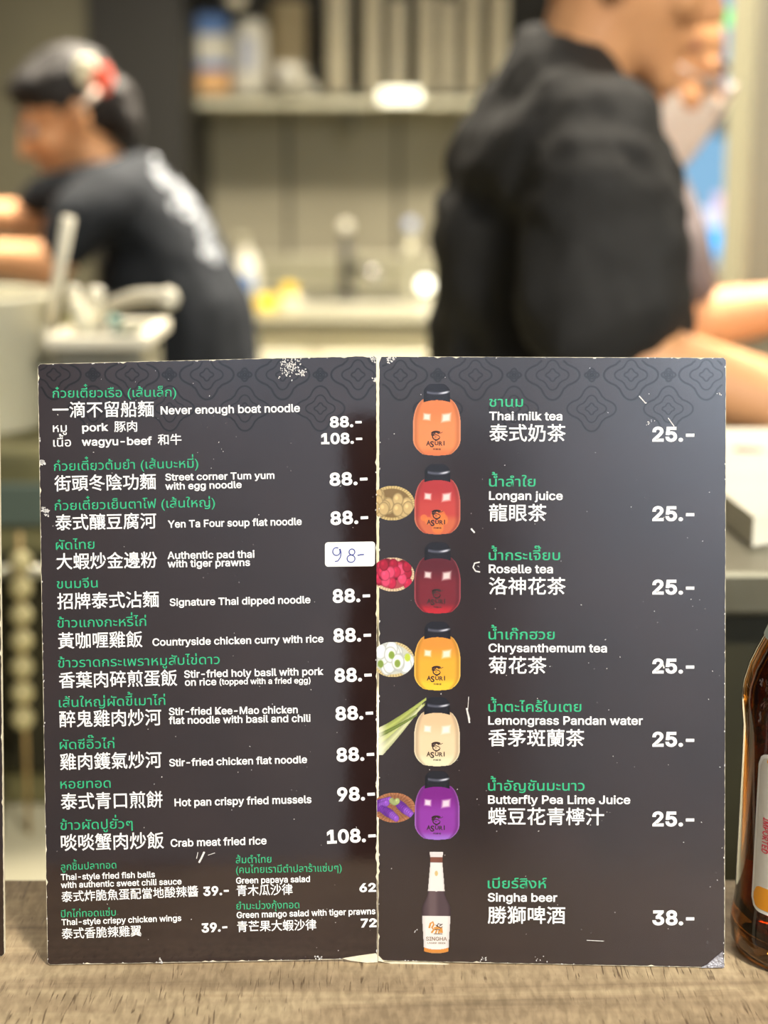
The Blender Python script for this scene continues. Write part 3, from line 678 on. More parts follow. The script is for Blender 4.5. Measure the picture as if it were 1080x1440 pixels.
def logo(parent, cx, cy, dark=True):
    """little emblem: a turbaned head in swirls, with the shop word below"""
    bm = bmesh.new(); s = .95
    T = lambda pts: [(cx + x * s, cy + y * s) for x, y in pts]
    ribbon_bm(bm, T(arc(-.2, 3.0, 1.6, 1.2, 200, 20)), .6, 0.00009)
    ribbon_bm(bm, T(arc(.1, 3.4, 2.1, 1.1, 170, 30)), .6, 0.00009)
    ribbon_bm(bm, T(arc(.2, 2.2, 1.7, 1.5, 100, 330)), .5, 0.00009)
    ribbon_bm(bm, T([(1.4, 3.6), (2.2, 3.7), (3.1, 4.2)]), .25, 0.00009)
    ribbon_bm(bm, T([(-1.2, 2.6), (0, 3.0), (1.3, 2.6)]), .38, 0.00009)
    ribbon_bm(bm, T([(1.3, 2.5), (1.9, 1.8), (1.2, 1.2), (.6, .6)]), .34, 0.00009)
    ribbon_bm(bm, T([(-.6, 1.9), (.3, 2.0)]), .3, 0.00009)
    ribbon_bm(bm, T([(-.5, .9), (-.2, .3), (.7, .2)]), .3, 0.00009)
    from_bm('printed_emblem', bm, M_btext, parent)
    for s_, w_, h_, y_ in (('A', 1.9, 2.1, -1.9), ('S', 1.7, 2.7, -2.6), ('U', 1.6, 1.7, -1.7), ('R', 1.6, 1.9, -1.9), ('I', .45, 2.0, -1.8)):
        x_ = {'A': -4.6, 'S': -2.9, 'U': -.9, 'R': .9, 'I': 2.9}[s_]
        me = text_mesh(s_, 'l'); co = np.array([v.co[:] for v in me.vertices]); lo, hi = co.min(0), co.max(0)
        co[:, 0] = (cx + .4 + x_ + (co[:, 0] - lo[0]) / (hi[0] - lo[0]) * w_) * MM
        co[:, 1] = (cy + y_ + (co[:, 1] - lo[1]) / (hi[1] - lo[1]) * h_) * MM; co[:, 2] = .00009
        me.vertices.foreach_set('co', co.ravel()); link('printed_emblem', me, M_btext, parent)
    letter = ('c', '\u963f\u8607\u91cc', cx - 1.2, cy - 3.8, cx + 2.2, cy - 3.8, .8)
    o = letter_line(parent, letter); o.data.materials.clear(); o.data.materials.append(M_btext)
    for v in o.data.vertices: v.co.z = .00009
for i, (cx, top, w_, h_, fn) in enumerate(SPEC):
    b_ = picture(pr, 'printed_bottle', cx, top, w_, h_, fn)
    b_['label'] = 'printed bottle of ' + ('thai milk tea', 'longan juice', 'roselle tea', 'chrysanthemum tea', 'lemongrass water', 'purple butterfly pea juice')[i]
    logo(pr, cx - .4, top - h_ + 6.4)
b_ = picture(pr, 'printed_bottle', 25.5, 47.8, 13.0, 45.2, beer_fn); b_['label'] = 'printed bottle of beer'
# lion emblem and word on the printed beer label
bm = bmesh.new(); cx, cy = 25.6, 13.6
for pts, w_ in (([(-3.2, .5), (-2.6, 2.6), (-1.6, 3.3), (-1.2, 2.0), (-2.0, .8), (-1.2, -.2), (-2.2, -1.6)], .8), ([(-1.0, .2), (.6, .8), (2.0, .4), (2.2, -1.6)], 1.3), ([(.2, -.2), (-.4, -1.8)], .7), ([(1.2, -.2), (1.0, -1.8)], .7)):
    ribbon_bm(bm, [(cx + x, cy + y) for x, y in pts], w_, .00009)
from_bm('printed_emblem', bm, mat('gold ink', lin(190, 132, 60), .4), pr)
bm = bmesh.new()
for pts, w_ in (([(.2, 1.2), (.8, 2.6), (1.8, 2.2), (1.3, 1.5), (2.6, 2.4)], .4), ([(-.4, 2.0), (.4, 1.4), (1.8, .6), (2.6, 1.2)], .35), ([(-.8, -.2), (.4, .0), (1.6, -.3)], .3), ([(-1.2, -2.0), (2.6, -2.0)], .3)):
    ribbon_bm(bm, [(cx + x, cy + y) for x, y in pts], w_, .0001)
from_bm('printed_emblem', bm, M_btext, pr)
for e in (('e', 'SINGHA', 21.0, 8.6, 30.2, 8.6, 1.7), ('e', 'LAGER  BEER', 21.6, 7.2, 29.6, 7.2, .7)):
    o = letter_line(pr, e); o.data.materials.clear(); o.data.materials.append(mat('grey gold ink', lin(120, 96, 70), .4))
    for v in o.data.vertices: v.co.z = .00009
# frayed white paper at the foot of the fold and a bent, delaminated corner
def torn(parent, pts, z0, z1, m=M_chip):
    bm = bmesh.new(); f = [bm.verts.new((x * MM, y * MM, z1)) for x, y in pts]; b = [bm.verts.new((x * MM, y * MM, z0)) for x, y in pts]
    bm.faces.new(f); bm.faces.new(b[::-1])
    for i in range(len(f)): bm.faces.new((f[i], f[(i + 1) % len(f)], b[(i + 1) % len(f)], b[i]))
    return from_bm('torn_edge', bm, m, parent)
torn(pl, [(-15.5, .6), (-8, 1.8), (-1.0, 2.7), (-.2, 1.8), (-.1, -1.2), (-5, -1.4), (-12, -.4)], -.001, .0004, M_core)
torn(pr, [(.1, 1.9), (3.0, -1.2), (9, -1.0), (24, -1.2), (31, -1.7), (24, -2.2), (6, -2.6), (5.4, -1.5), (.1, -.6)], -.001, .0006, M_core)
M_fray = mat('lifted clear laminate', lin(126, 124, 136), .25, noise=(160, lin(170, 170, 178), .4), bump=(300, .5))
torn(pr, [(149.8, 5.5), (143.0, -0.6), (140.5, -1.9), (150.6, -1.8)], 0, .0005, M_fray)

# second menu, only its right-hand edge shows at the left border
menu2 = empty('menu', P(-40, 1355, 0.655), 'dark menu board with white worn edge at the far left border, mostly out of frame', 'menu')
menu2.location = (P(1, 1340, 0.66).x, 0.66, 1.0815)
Q2 = [(-148.0, 262.6), (0.2, 262.6), (1.6, -0.8), (-148, -0.8)]
M2 = Matrix.Rotation(R(-2), 4, 'Z') @ ML
random.seed(8)
def _edge_x(py): return P(1, py, 0.648).x
m2b = board(menu2, Q2, M2); m2b['label'] = 'right panel'
M3 = Matrix.Translation((M2 @ Vector((-.1482, 0, 0)))) @ Matrix.Rotation(R(-10), 4, 'Z') @ MR
board(menu2, [(-148, 262.6), (-0.2, 262.6), (-.2, -0.8), (-148, -0.8)], M3)

# ---------------------------------------------------------------- beer bottle on the right
BX, BY = 0.1875, 0.669
M_amber = mat('amber glass', (0.40, 0.14, 0.016, 1), 0.02, trans=1, ior=1.5, noise=None)
M_beer = mat('beer', (0.55, 0.22, 0.04, 1), 0.0, trans=1, ior=1.34)
M_label = mat('pale label paper', lin(206, 203, 192), 0.4, noise=(120, lin(198, 194, 182), .2))
M_rim = mat('white label border', lin(232, 232, 228), 0.4)
M_org = mat('orange label ink', lin(226, 150, 36), 0.4)
M_neckl = mat('pale blue neck label', lin(196, 216, 222), 0.35, noise=(90, lin(186, 206, 214), .2))
M_red = mat('red label ink', lin(206, 44, 70), 0.4)
beer = empty('beer_bottle', (BX, BY, ZT), 'brown glass beer bottle with pale labels standing right of the menu', 'bottle')
outer = [(0, .0018), (.022, .0010), (.0275, 0), (.0305, .0012), (.0326, .006), (.0330, .013), (.0322, .019), (.0315, .026), (.0315, .095), (.0318, .105), (.0326, .112), (.0329, .118), (.0322, .124), (.0300, .132),
         (.0270, .139), (.0238, .146), (.0212, .154), (.0192, .164), (.0172, .180), (.0150, .200), (.0136, .218), (.0134, .226), (.0140, .228), (.0140, .236), (.0128, .238), (.0128, .242)]
inner = [(.0108, .242), (.0108, .218), (.0124, .200), (.0146, .180), (.0166, .164), (.0188, .153), (.0214, .144), (.0246, .137), (.0276, .130), (.0298, .122), (.0300, .117), (.0296, .108), (.0291, .095), (.0291, .026), (.0288, .014), (.026, .009), (.014, .011), (0, .012)]
lathe('glass', outer + inner, M_amber, beer, seg=96)
lathe('beer', [(0, .0125), (.014, .0115), (.0258, .0096), (.0285, .0145), (.0289, .026), (.0289, .095), (.0290, .099), (0, .099)], M_beer, beer, seg=64)
lathe('bottle_cap', [(.0146, .234), (.0146, .2395), (.0125, .2445), (0, .2450), (0, .2435), (.0128, .2432)], mat('gold cap metal', lin(190, 160, 90), .35, metal=.8), beer, seg=42)
def wrap(name, a0, a1, z0, z1, rf, m, rad=0.0, parent=beer, n=48, k=24):
    """curved patch following radius rf(z); angle 0 faces the camera, rounded corners of size rad"""
    bm = bmesh.new(); g = {}
    for i in range(n + 1):
        for j in range(k + 1):
            s, t = i / n, j / k; a = a0 + (a1 - a0) * s; z = z0 + (z1 - z0) * t
            if rad:
                W = abs(R(a1 - a0)) * rf(z0); dx = min(s, 1 - s) * W
                if dx < rad:
                    cut = rad - math.sqrt(max(0, rad * rad - (rad - dx) ** 2)); z = min(max(z, z0 + cut), z1 - cut)
            r_ = rf(z); g[i, j] = bm.verts.new((r_ * sin(R(a)), -r_ * cos(R(a)), z))
    for i in range(n):
        for j in range(k): bm.faces.new((g[i, j], g[i + 1, j], g[i + 1, j + 1], g[i, j + 1]))
    bmesh.ops.remove_doubles(bm, verts=bm.verts[:], dist=1e-6)
    o = from_bm(name, bm, m, parent, True)
    return o
OFF = -16.0                                   # direction from the bottle to the camera
rb = lambda z: .03175
wrap('body_label', -62 + OFF + 15, 62 + OFF, .0265, .0985, rb, M_rim, .0055)
wrap('label_face', -59.6 + OFF + 15, 60 + OFF, .0280, .0970, lambda z: .03182, M_label, .0045)['label'] = 'cream centre of the body label'
wrap('label_band', -59.6 + OFF + 15, 60 + OFF, .0282, .0385, lambda z: .03187, M_org, .0038)['label'] = 'orange band at the foot of the label'
wrap('label_band', -53 + OFF + 15, 55 + OFF, .0948, .0962, lambda z: .03187, M_org)['label'] = 'thin gold line at the head of the label'
wrap('back_label', 118 + OFF, 236 + OFF, .030, .094, rb, M_rim, .005)
rn = lambda z: np.interp(z, [.139, .146, .154, .164, .180, .200, .212], [.0273, .0241, .0215, .0195, .0175, .0153, .0143])
wrap('neck_label', -180, 180, .1445, .205, lambda z: float(rn(z)), M_neckl)
me = text_mesh('IMPORTED', 'e'); co = np.array([v.co[:] for v in me.vertices]); lo, hi = co.min(0), co.max(0)
t_ = (co[:, 0] - lo[0]) / (hi[0] - lo[0]); h_ = co[:, 1] / (hi[1] - lo[1])
A0 = -53.5 + OFF + 15
new = []
for t, h in zip(t_, h_):
    a = R(A0 + h * 6.4); z = .0703 - t * .0160; new.append((.03192 * sin(a), -.03192 * cos(a), z))
me.vertices.foreach_set('co', np.array(new).ravel()); link('lettering', me, M_red, beer)
me = text_mesh('330ML', 'w'); co = np.array([v.co[:] for v in me.vertices]); lo, hi = co.min(0), co.max(0); new = []
for x, y, _ in co:
    a = R(-48 + OFF + 15 + (x - lo[0]) / (hi[0] - lo[0]) * 34); new.append((.0324 * sin(a), -.0324 * cos(a), .0165 + (y / (hi[1] - lo[1])) * .0040))
me.vertices.foreach_set('co', np.array(new).ravel()); o = link('lettering', me, M_amber, beer); o['label'] = 'raised glass lettering near the foot'
sm = o.modifiers.new('s', 'SOLIDIFY'); sm.thickness = .0008

# the phone that takes the picture, mirrored as a dark bar in the laminate
M_blk = mat('black phone glass', lin(18, 18, 20), .15, noise=(40, lin(22, 22, 24), .3))
M_blk2 = mat('matt black metal', lin(24, 24, 26), .5, noise=(40, lin(28, 28, 30), .3))
ph = empty('phone', (0.031, -0.006, 1.37), 'dark smartphone on an added floor stand behind the viewpoint, seen only as a reflection', 'phone')
bm = bmesh.new(); rr = rounded([(-.037, .080), (.037, .080), (.037, -.075), (-.037, -.075)], .010)
f = [bm.verts.new((p.x, 0, p.y)) for p in rr]; b = [bm.verts.new((p.x, -.009, p.y)) for p in rr]; bm.faces.new(f); bm.faces.new(b[::-1])
for i in range(len(f)): bm.faces.new((f[i], f[(i + 1) % len(f)], b[(i + 1) % len(f)], b[i]))
from_bm('phone_body', bm, M_blk, ph)
box('screen', (0, -.0095, 0), (.068, .001, .146), M_blk2, ph)
ps = empty('added_phone_stand', (0.031, -0.03, 0), 'added black floor stand post with a round base behind the viewpoint', 'stand')  # unseen stand, added to hold the phone and carry its dark reflection down
box('added_stand_post', (0, 0, .66), (.070, .02, 1.26), M_blk2, ps, .004); lathe('added_stand_base', [(0, 0), (.18, 0), (.18, .012), (.06, .03), (0, .03)], M_blk2, ps)
box('added_stand_clamp', (0, .009, 1.293), (.05, .03, .008), M_blk2, ps)

# ---------------------------------------------------------------- people
M_skin = mat('skin', lin(226, 168, 118), 0.5, noise=(12, lin(214, 154, 108), .1), sheen=0)
M_skin2 = mat('warm skin', lin(228, 172, 122), 0.5, noise=(12, lin(216, 158, 112), .1))
M_hair = mat('black hair', lin(18, 15, 14), 0.6, noise=(60, lin(40, 34, 30), .3), bump=(90, .5))
M_tee = mat('black cotton', lin(46, 45, 44), 0.8, spec=.4, noise=(30, lin(38, 37, 36), .2), bump=(220, .1))
M_tee2 = mat('black cotton washed', lin(34, 37, 42), 0.85, spec=.25, noise=(30, lin(27, 30, 34), .2), bump=(220, .1))
M_greyt = mat('grey cotton', lin(112, 102, 102), 0.85, noise=(30, lin(104, 94, 94), .2))
M_trouser = mat('dark trousers', lin(36, 36, 42), 0.85, noise=(30, lin(30, 30, 36), .2))
M_eye = mat('eye', lin(170, 160, 150), .4); M_iris = mat('dark iris', lin(34, 22, 16), .1)
M_lip = mat('lips', lin(190, 124, 96), .5); M_mask = mat('white face mask', lin(240, 228, 214), .8, noise=(40, lin(234, 222, 208), .2))
M_print2 = mat('white shirt print', lin(150, 154, 160), .7, noise=(60, lin(80, 84, 90), .3))
M_shoe = mat('black shoe rubber', lin(24, 24, 24), .5)
def head_frame(c, yaw, pitch, roll=0, s=1.0):
    """local +x looks ahead, +z is up; yaw turns +x in plan, pitch > 0 looks down"""
    return Matrix.Translation(c) @ Matrix.Rotation(R(yaw), 4, 'Z') @ Matrix.Rotation(R(pitch), 4, 'Y') @ Matrix.Rotation(R(roll), 4, 'X') @ Matrix.Scale(s, 4)
def head_parts(M):
    return [(M, p) for p in (
        [((-.012, 0, .030), (.095, .076, .088))],
        [((.02, 0, -.01), (.068, .068, .07)), ((.048, 0, -.072), (.032, .038, .028)), ((.0, 0, -.04), (.06, .062, .05))],
        [((.070, 0, -.094), (.020, .024, .017)), ((.055, 0, -.07), (.028, .035, .02))],
        [((.088, 0, .015), (.010, .009, .012)), ((.110, 0, -.020), (.010, .012, .009)), ((.085, 0, -.028), (.014, .018, .008))],
        [((.074, .025, .034), (.016, .024, .010)), ((.074, -.025, .034), (.016, .024, .010))],
        [((.082, 0, -.054), (.014, .026, .011))],
        [((.062, .042, -.018), (.026, .024, .022))], [((.062, -.042, -.018), (.026, .024, .022))],
        [((-.004, .078, -.008), (.018, .009, .030)), ((-.012, .083, .002), (.016, .006, .022))],
        [((-.004, -.078, -.008), (.018, .009, .030)), ((-.012, -.083, .002), (.016, .006, .022))])]
def face_bits(M, parent):
    for s in (1, -1):
        bm = bmesh.new(); bmesh.ops.create_uvsphere(bm, u_segments=16, v_segments=10, radius=.0125, matrix=M @ Matrix.Translation((.0800, s * .031, .012)))
        e = from_bm('eye', bm, M_eye, parent, True)
        bm = bmesh.new(); bmesh.ops.create_uvsphere(bm, u_segments=12, v_segments=8, radius=.006, matrix=M @ Matrix.Translation((.0885, s * .031, .011)))
        from_bm('iris', bm, M_iris, parent, True)
        tube('eyebrow', [M @ Vector((.088, s * .016, .040)), M @ Vector((.089, s * .032, .045)), M @ Vector((.078, s * .050, .040))], .0035, M_hair, parent, 6)
    tube('lips', [M @ Vector((.088, .020, -.056)), M @ Vector((.0965, .0, -.054)), M @ Vector((.088, -.020, -.056))], [.003, .0055, .003], M_lip, parent, 8)
def hand_parts(wrist, dirv, thumbv, curl=35, s=1.0):
    """palm and five separate bent fingers; dirv along the hand, thumbv towards the thumb side"""
    x = dirv.normalized(); y = (thumbv - x * thumbv.dot(x)).normalized(); z = x.cross(y)
    M = Matrix(((x.x, y.x, z.x, wrist.x), (x.y, y.y, z.y, wrist.y), (x.z, y.z, z.z, wrist.z), (0, 0, 0, 1))) @ Matrix.Scale(s, 4)
    out = [(M, [((.012, 0, 0), (.020, .024, .016)), ((.075, .026, 0), .011), ((.080, -.028, 0), .010), ((.084, 0, .002), .011)])]
    for yo, ln, r in ((.030, .074, .0088), (.010, .082, .0090), (-.010, .076, .0086), (-.029, .060, .0078)):
        p = Vector((.082, yo, 0)); a = 0
        for k, f in enumerate((.42, .32, .26)):
            a += R(curl); q = p + Vector((cos(a), yo * .8, -sin(a))) * ln * f
            out.append((M, [(p, r * (1 - .08 * k)), (q, r * (.93 - .08 * k))])); p = q
    p = Vector((.018, .026, 0)); dirs = ((.55, .80, -.15), (.85, .45, -.3), (.95, .15, -.4))
    for k, (d, l) in enumerate(zip(dirs, (.036, .030, .026))):
        q = p + Vector(d).normalized() * l; out.append((M, [(p, .0125 - .0015 * k), (q, .0110 - .0015 * k)])); p = q
    return out
def limb(a, ra, b, rb_): return [(a, ra), (b, rb_)]
def legs(pel, feetx, floor=0.0, depth=0.18, yaw=0):
    out = []; sh = []
    for s in (1, -1):
        hip = pel + Vector((0, s * .09, -.04)); kn = Vector((pel.x + feetx * .5 + .02, pel.y + s * .11, .50)); an = Vector((pel.x + feetx, pel.y + s * .12, .09))
        out += [limb(hip, .095, kn, .062), limb(kn, .060, an, .042)]; sh.append(an)
    return out, sh
def shoes(parent, ankles, sx):
    for an in ankles:
        blob('shoe', [[(an + Vector((-.03 * sx, 0, -.045)), (.04, .042, .04)), (an + Vector((.14 * sx, 0, -.06)), (.05, .046, .028))]], M_shoe, parent, .008, 3, .5)

# --- cook nearest the bar, seen from his right side
YA = 1.78; ka = 1 / ppm(YA)
def A(px, py, dy=0.0): return P(px, py, YA + dy)
man = empty('person', (A(790, 560).x, YA, 0), 'cook in a loose black t-shirt nearest the bar, seen from the side', 'person', 'cooks in the open kitchen')
HA = head_frame(A(872, -44), 0, 14, 0, 1.02)
neck = [(A(815, 100, .0), (.052, .058, .04)), (A(856, 0, 0), (.062, .060, .05))]
shR, shL = A(838, 240, -.15), A(800, 240, .15)
elR, elL = A(892, 505, -.22), A(905, 500, .24)
wrR, wrL = P(1135, 588, 1.55), P(1150, 560, 2.0)
pel = A(800, 640); 
trunk = [[(A(795, 190), (.055, .13, .05)), (A(785, 330), (.085, .13, .10))], [(A(785, 330), (.085, .13, .10)), (A(795, 480), (.09, .12, .10)), (pel, (.10, .15, .10))]]
lg, ank = legs(pel, .03)
body = trunk + [neck, limb(shR, .050, elR, .044), limb(elR, .043, wrR, .027), limb(shL, .050, elL, .044), limb(elL, .043, wrL, .027)] + lg + \
    head_parts(HA) + hand_parts(wrR, wrR - elR, Vector((0, .2, 1)), 28) + hand_parts(wrL, wrL - elL, Vector((0, -.2, 1)), 28) + \
    [limb(a, .042, a + Vector((.12, 0, -.05)), .03) for a in ank]
blob('body', body, M_skin, man, .006, 5, .3)
face_bits(HA, man)
blob('hair', [(HA, [((-.022, 0, .055), (.094, .081, .078)), ((-.045, 0, .03), (.07, .070, .05))])], M_hair, man, .007, 2, .4)
px_ = ka
shirt = [[(A(768, 82), (.036, .07, .032)), (A(800, 88), (.036, .07, .032)), (A(840, 128), (.040, .07, .032)), (A(790, 140), (.075, .20, .050)), (A(830, 160), (.060, .20, .045)), (A(755, 240), (.095, .19, .08))],
         [(A(760, 230), (.094, .175, .09)), (A(775, 330), (.112, .17, .10)), (A(835, 230), (.070, .16, .07))],
         [(A(768, 330), (.122, .17, .10)), (A(783, 440), (.146, .17, .10)), (A(865, 340), (.075, .15, .09))],
         [(A(783, 440), (.146, .17, .10)), (A(788, 640), (.147, .175, .08)), (A(885, 430), (.065, .15, .09))],
         [(A(838, 178, -.15), (.064, .075, .055)), (A(800, 135, -.05), (.05, .08, .04)), (A(852, 300, -.20), (.078, .080, .07))],
         [(A(852, 300, -.20), (.074, .075, .07)), (A(862, 420, -.22), (.080, .080, .045)), (A(832, 455, -.22), (.070, .075, .040))],
         [(A(862, 420, -.22), (.080, .080, .045)), (A(905, 425, -.22), (.046, .07, .04)), (A(815, 480, -.22), (.055, .07, .035))],
         [(A(810, 185, .15), (.065, .075, .055)), (A(880, 420, .22), (.078, .08, .06))]]
blob('t_shirt', shirt, M_tee, man, .007, 6, .45, folds=(.034, .085))
blob('trousers', [limb(pel + Vector((0, 0, .02)), (.125, .17, .10), pel, (.12, .165, .12))] + [limb(a[0][0], a[0][1] + .018, a[1][0], a[1][1] + .022) for a in lg], M_trouser, man, .010, 4, .4)
shoes(man, ank, 1); at_base(man)
# deep cloth folds sweeping down from the shoulder are in the shirt's relief; the hem rim:
# --- masked cook behind him
YB2 = 2.35
def B(px, py, dy=0.0): return P(px, py, YB2 + dy)
man2 = empty('person', (B(880, 520).x, YB2, 0), 'cook in grey shirt, white face mask and glasses, half hidden behind another', 'person', 'cooks in the open kitchen')
HB = head_frame(B(922, 92), -14, 27, 0, .98)
pel2 = B(850, 640); shR2, shL2 = B(905, 290, -.15), B(880, 270, .17)
elR2, elL2 = B(968, 455, -.19), B(960, 440, .22); wrR2, wrL2 = B(1100, 432, -.22), B(1110, 440, .1)
lg2, ank2 = legs(pel2, .03)
body = [[(B(870, 300), (.06, .12, .05)), (B(870, 420), (.10, .14, .12)), (pel2, (.10, .15, .10))], [(B(885, 235), (.055, .06, .05)), (B(905, 160), (.052, .054, .05))],
        limb(shR2, .042, elR2, .045), limb(elR2, .046, wrR2, .031), limb(shL2, .042, elL2, .042), limb(elL2, .041, wrL2, .028)] + lg2 + head_parts(HB) + \
        hand_parts(wrR2, wrR2 - elR2, Vector((0, .1, 1)), 30) + hand_parts(wrL2, wrL2 - elL2, Vector((0, -.1, 1)), 30) + [limb(a, .042, a + Vector((.12, 0, -.05)), .03) for a in ank2]
blob('body', body, M_skin2, man2, .006, 5, .3)
face_bits(HB, man2)
blob('hair', [(HB, [((-.030, 0, .045), (.090, .081, .083)), ((-.05, 0, -.01), (.06, .070, .05))])], M_hair, man2, .007, 2, .4)
blob('face_mask', [(HB, [((.098, 0, -.012), (.022, .024, .014)), ((.086, 0, -.095), (.022, .030, .020)), ((.050, .058, -.045), (.014, .012, .030)), ((.050, -.058, -.045), (.014, .012, .030))])], M_mask, man2, .005, 3, .5)
for s in (1, -1):
    tube('mask_loop', [HB @ Vector((.05, s * .068, -.03)), HB @ Vector((.02, s * .082, .0)), HB @ Vector((-.015, s * .088, .012))], .0025, M_mask, man2, 6)
bm = bmesh.new()
for s in (1, -1):
    tube_bm(bm, [HB @ Vector((.112, s * .032 + .024 * cos(a), .008 + .019 * sin(a))) for a in np.linspace(0, 2 * pi, 19)], .0022, 6)
    tube_bm(bm, [HB @ Vector((.112, s * .056, .012)), HB @ Vector((.05, s * .080, .014)), HB @ Vector((-.01, s * .086, .010))], .0020, 6)
tube_bm(bm, [HB @ Vector((.112, .010, .012)), HB @ Vector((.115, 0, .015)), HB @ Vector((.112, -.010, .012))], .0020, 6)
from_bm('glasses', bm, mat('pale glasses frame', lin(210, 200, 190), .3, metal=.6), man2, True)
blob('shirt', [[(B(862, 245), (.09, .17, .05)), (B(868, 420), (.125, .165, .12))], [(B(868, 420), (.125, .165, .12)), (B(862, 640), (.13, .17, .08))], [(B(895, 275, -.12), (.072, .085, .065)), (B(935, 340, -.165), (.066, .078, .05)), (B(952, 405, -.18), (.056, .07, .035))],
        [(B(880, 270, .14), (.075, .085, .065)), (B(940, 395, .20), (.056, .066, .04))]], M_greyt, man2, .008, 6, .45, folds=(.016, .12))
blob('trousers', [limb(a[0][0], a[0][1] + .018, a[1][0], a[1][1] + .022) for a in lg2], M_trouser, man2, .010, 4, .4)
shoes(man2, ank2, 1); at_base(man2)

# --- cook bending to the left at the far side
YW = 3.15
def W(px, py, dy=0.0): return P(px, py, YW + dy)
kw = 1 / ppm(YW)
wom = empty('person', (W(290, 560).x, YW, 0), 'cook bending forward, white lettering on black t-shirt, red clip in black hair', 'person', 'cooks in the open kitchen')
HW = Matrix.Translation(W(100, 166)) @ Matrix.Rotation(R(180 + 16), 4, 'Z') @ Matrix.Rotation(R(26), 4, 'Y')
pelw = W(285, 600); shN, shF = W(140, 300, -.14), W(118, 275, .14)
elN, elF = W(68, 372, -.20), W(55, 312, .12); wrN, wrF = W(-60, 358, -.20), W(-50, 300, .10)
lgw, ankw = legs(pelw, -.03)
def ew(px, py, rx, ry, rz, dy=0.0): return (W(px, py, dy), (rx * kw, ry, rz * kw))
body = [[ew(175, 285, 44, .12, 40), ew(235, 370, 58, .12, 55)], [ew(235, 370, 58, .12, 55), ew(280, 480, 68, .13, 60), (pelw, (.12, .17, .11))],
        [ew(150, 238, 34, .055, 34), ew(112, 205, 34, .052, 34)], limb(shN, .045, elN, .038), limb(elN, .040, wrN, .027), limb(shF, .045, elF, .038), limb(elF, .040, wrF, .027)] + lgw + head_parts(HW) + \
        hand_parts(wrN, wrN - elN, Vector((0, .3, 1)), 32, .95) + hand_parts(wrF, wrF - elF, Vector((0, -.3, 1)), 32, .95) + [limb(a, .040, a + Vector((-.12, 0, -.05)), .03) for a in ankw]
blob('body', body, M_skin, wom, .006, 5, .3)
face_bits(HW, wom)
blob('hair', [(HW, [((-.020, 0, .048), (.094, .084, .084)), ((.045, 0, .085), (.040, .062, .030))]), (HW, [((-.055, 0, .0), (.065, .078, .07)), ((-.02, 0, .05), (.085, .084, .075))]),
    [ew(168, 138, 24, .06, 26), ew(180, 175, 20, .055, 28)], [ew(176, 168, 20, .05, 28), ew(183, 196, 14, .04, 16)]], M_hair, wom, .006, 2, .4, folds=(.012, .03))
for px, py, m_, nm in ((122, 100, mat('cream flower clip', lin(232, 226, 196), .5), 'hair_clip'), (142, 112, mat('red flower clip', lin(232, 92, 66), .5), 'hair_clip')):
    c = W(px, py, -.075); bm = bmesh.new()
    for k in range(6):
        a = 2 * pi * k / 6; bmesh.ops.create_uvsphere(bm, u_segments=10, v_segments=8, radius=1, matrix=Matrix.Translation(c + Vector((.012 * cos(a), 0, .014 * sin(a)))) @ Matrix.Diagonal((.012, .008, .015, 1)))
    from_bm(nm, bm, m_, wom, True)['label'] = 'red half of the hair clip' if py == 112 else 'cream half of the hair clip'
tube('hair_band', [W(138, 126, -.10), W(124, 142, -.105), W(108, 158, -.10)], .006, mat('pale strap', lin(206, 186, 170), .6), wom, 8)
shirtw = blob('t_shirt', [[ew(160, 268, 62, .165, 42), ew(188, 255, 52, .15, 42), ew(235, 345, 72, .16, 72)], [ew(235, 345, 76, .16, 74), ew(200, 395, 62, .15, 58), ew(275, 440, 84, .165, 78)],
    [ew(275, 440, 86, .17, 78), ew(284, 570, 92, .188, 84)], [ew(160, 270, 52, .10, 40, -.10), ew(140, 295, 46, .075, 42, -.15), ew(95, 345, 36, .07, 32, -.18), ew(108, 300, 36, .07, 34, -.16)], [ew(150, 262, 44, .07, 34, -.08), ew(62, 275, 28, .06, 26, -.02)],
    [ew(130, 268, 44, .06, 34, .12), ew(55, 282, 30, .06, 26, .13)]], M_tee2, wom, .007, 6, .45, folds=(.016, .12))
# white print on the back of the shirt, laid onto the cloth
bvh = BVHTree.FromPolygons([v.co[:] for v in shirtw.data.vertices], [p.vertices[:] for p in shirtw.data.polygons])
def cloth_patch(px, py, rx, ry, ang, name='shirt_print'):
    bm = bmesh.new(); rings = []; ok = True
    cc = None
    def hit(x, y):
        d = (P(x, y, 4) - Vector((0.0, 0, ZC))).normalized(); h = bvh.ray_cast(Vector((0, 0, ZC)), d, 10)
        return h[0] + h[1] * .004 * (1 if h[1].dot(d) < 0 else -1) if h[0] else None
    K = 18; ctr = hit(px, py)
    if ctr is None: bm.free(); return
    prev = [bm.verts.new(ctr)] * K
    for rr_ in (.5, 1.0):
        cur = []
        for k in range(K):
            a = 2 * pi * k / K; w_ = rr_ * (1 + .22 * sin(3 * a + px))
            x, y = rx * .86 * w_ * cos(a), ry * .86 * w_ * sin(a); p = hit(px + x * cos(ang) - y * sin(ang), py + x * sin(ang) + y * cos(ang))
            cur.append(bm.verts.new(p if p else prev[k].co))
        for k in range(K):
            j = (k + 1) % K
            if rr_ == .5: bm.faces.new((prev[0], cur[k], cur[j]))
            else: bm.faces.new((prev[k], cur[k], cur[j], prev[j]))
        prev = cur
    from_bm(name, bm, M_print2, wom, True)
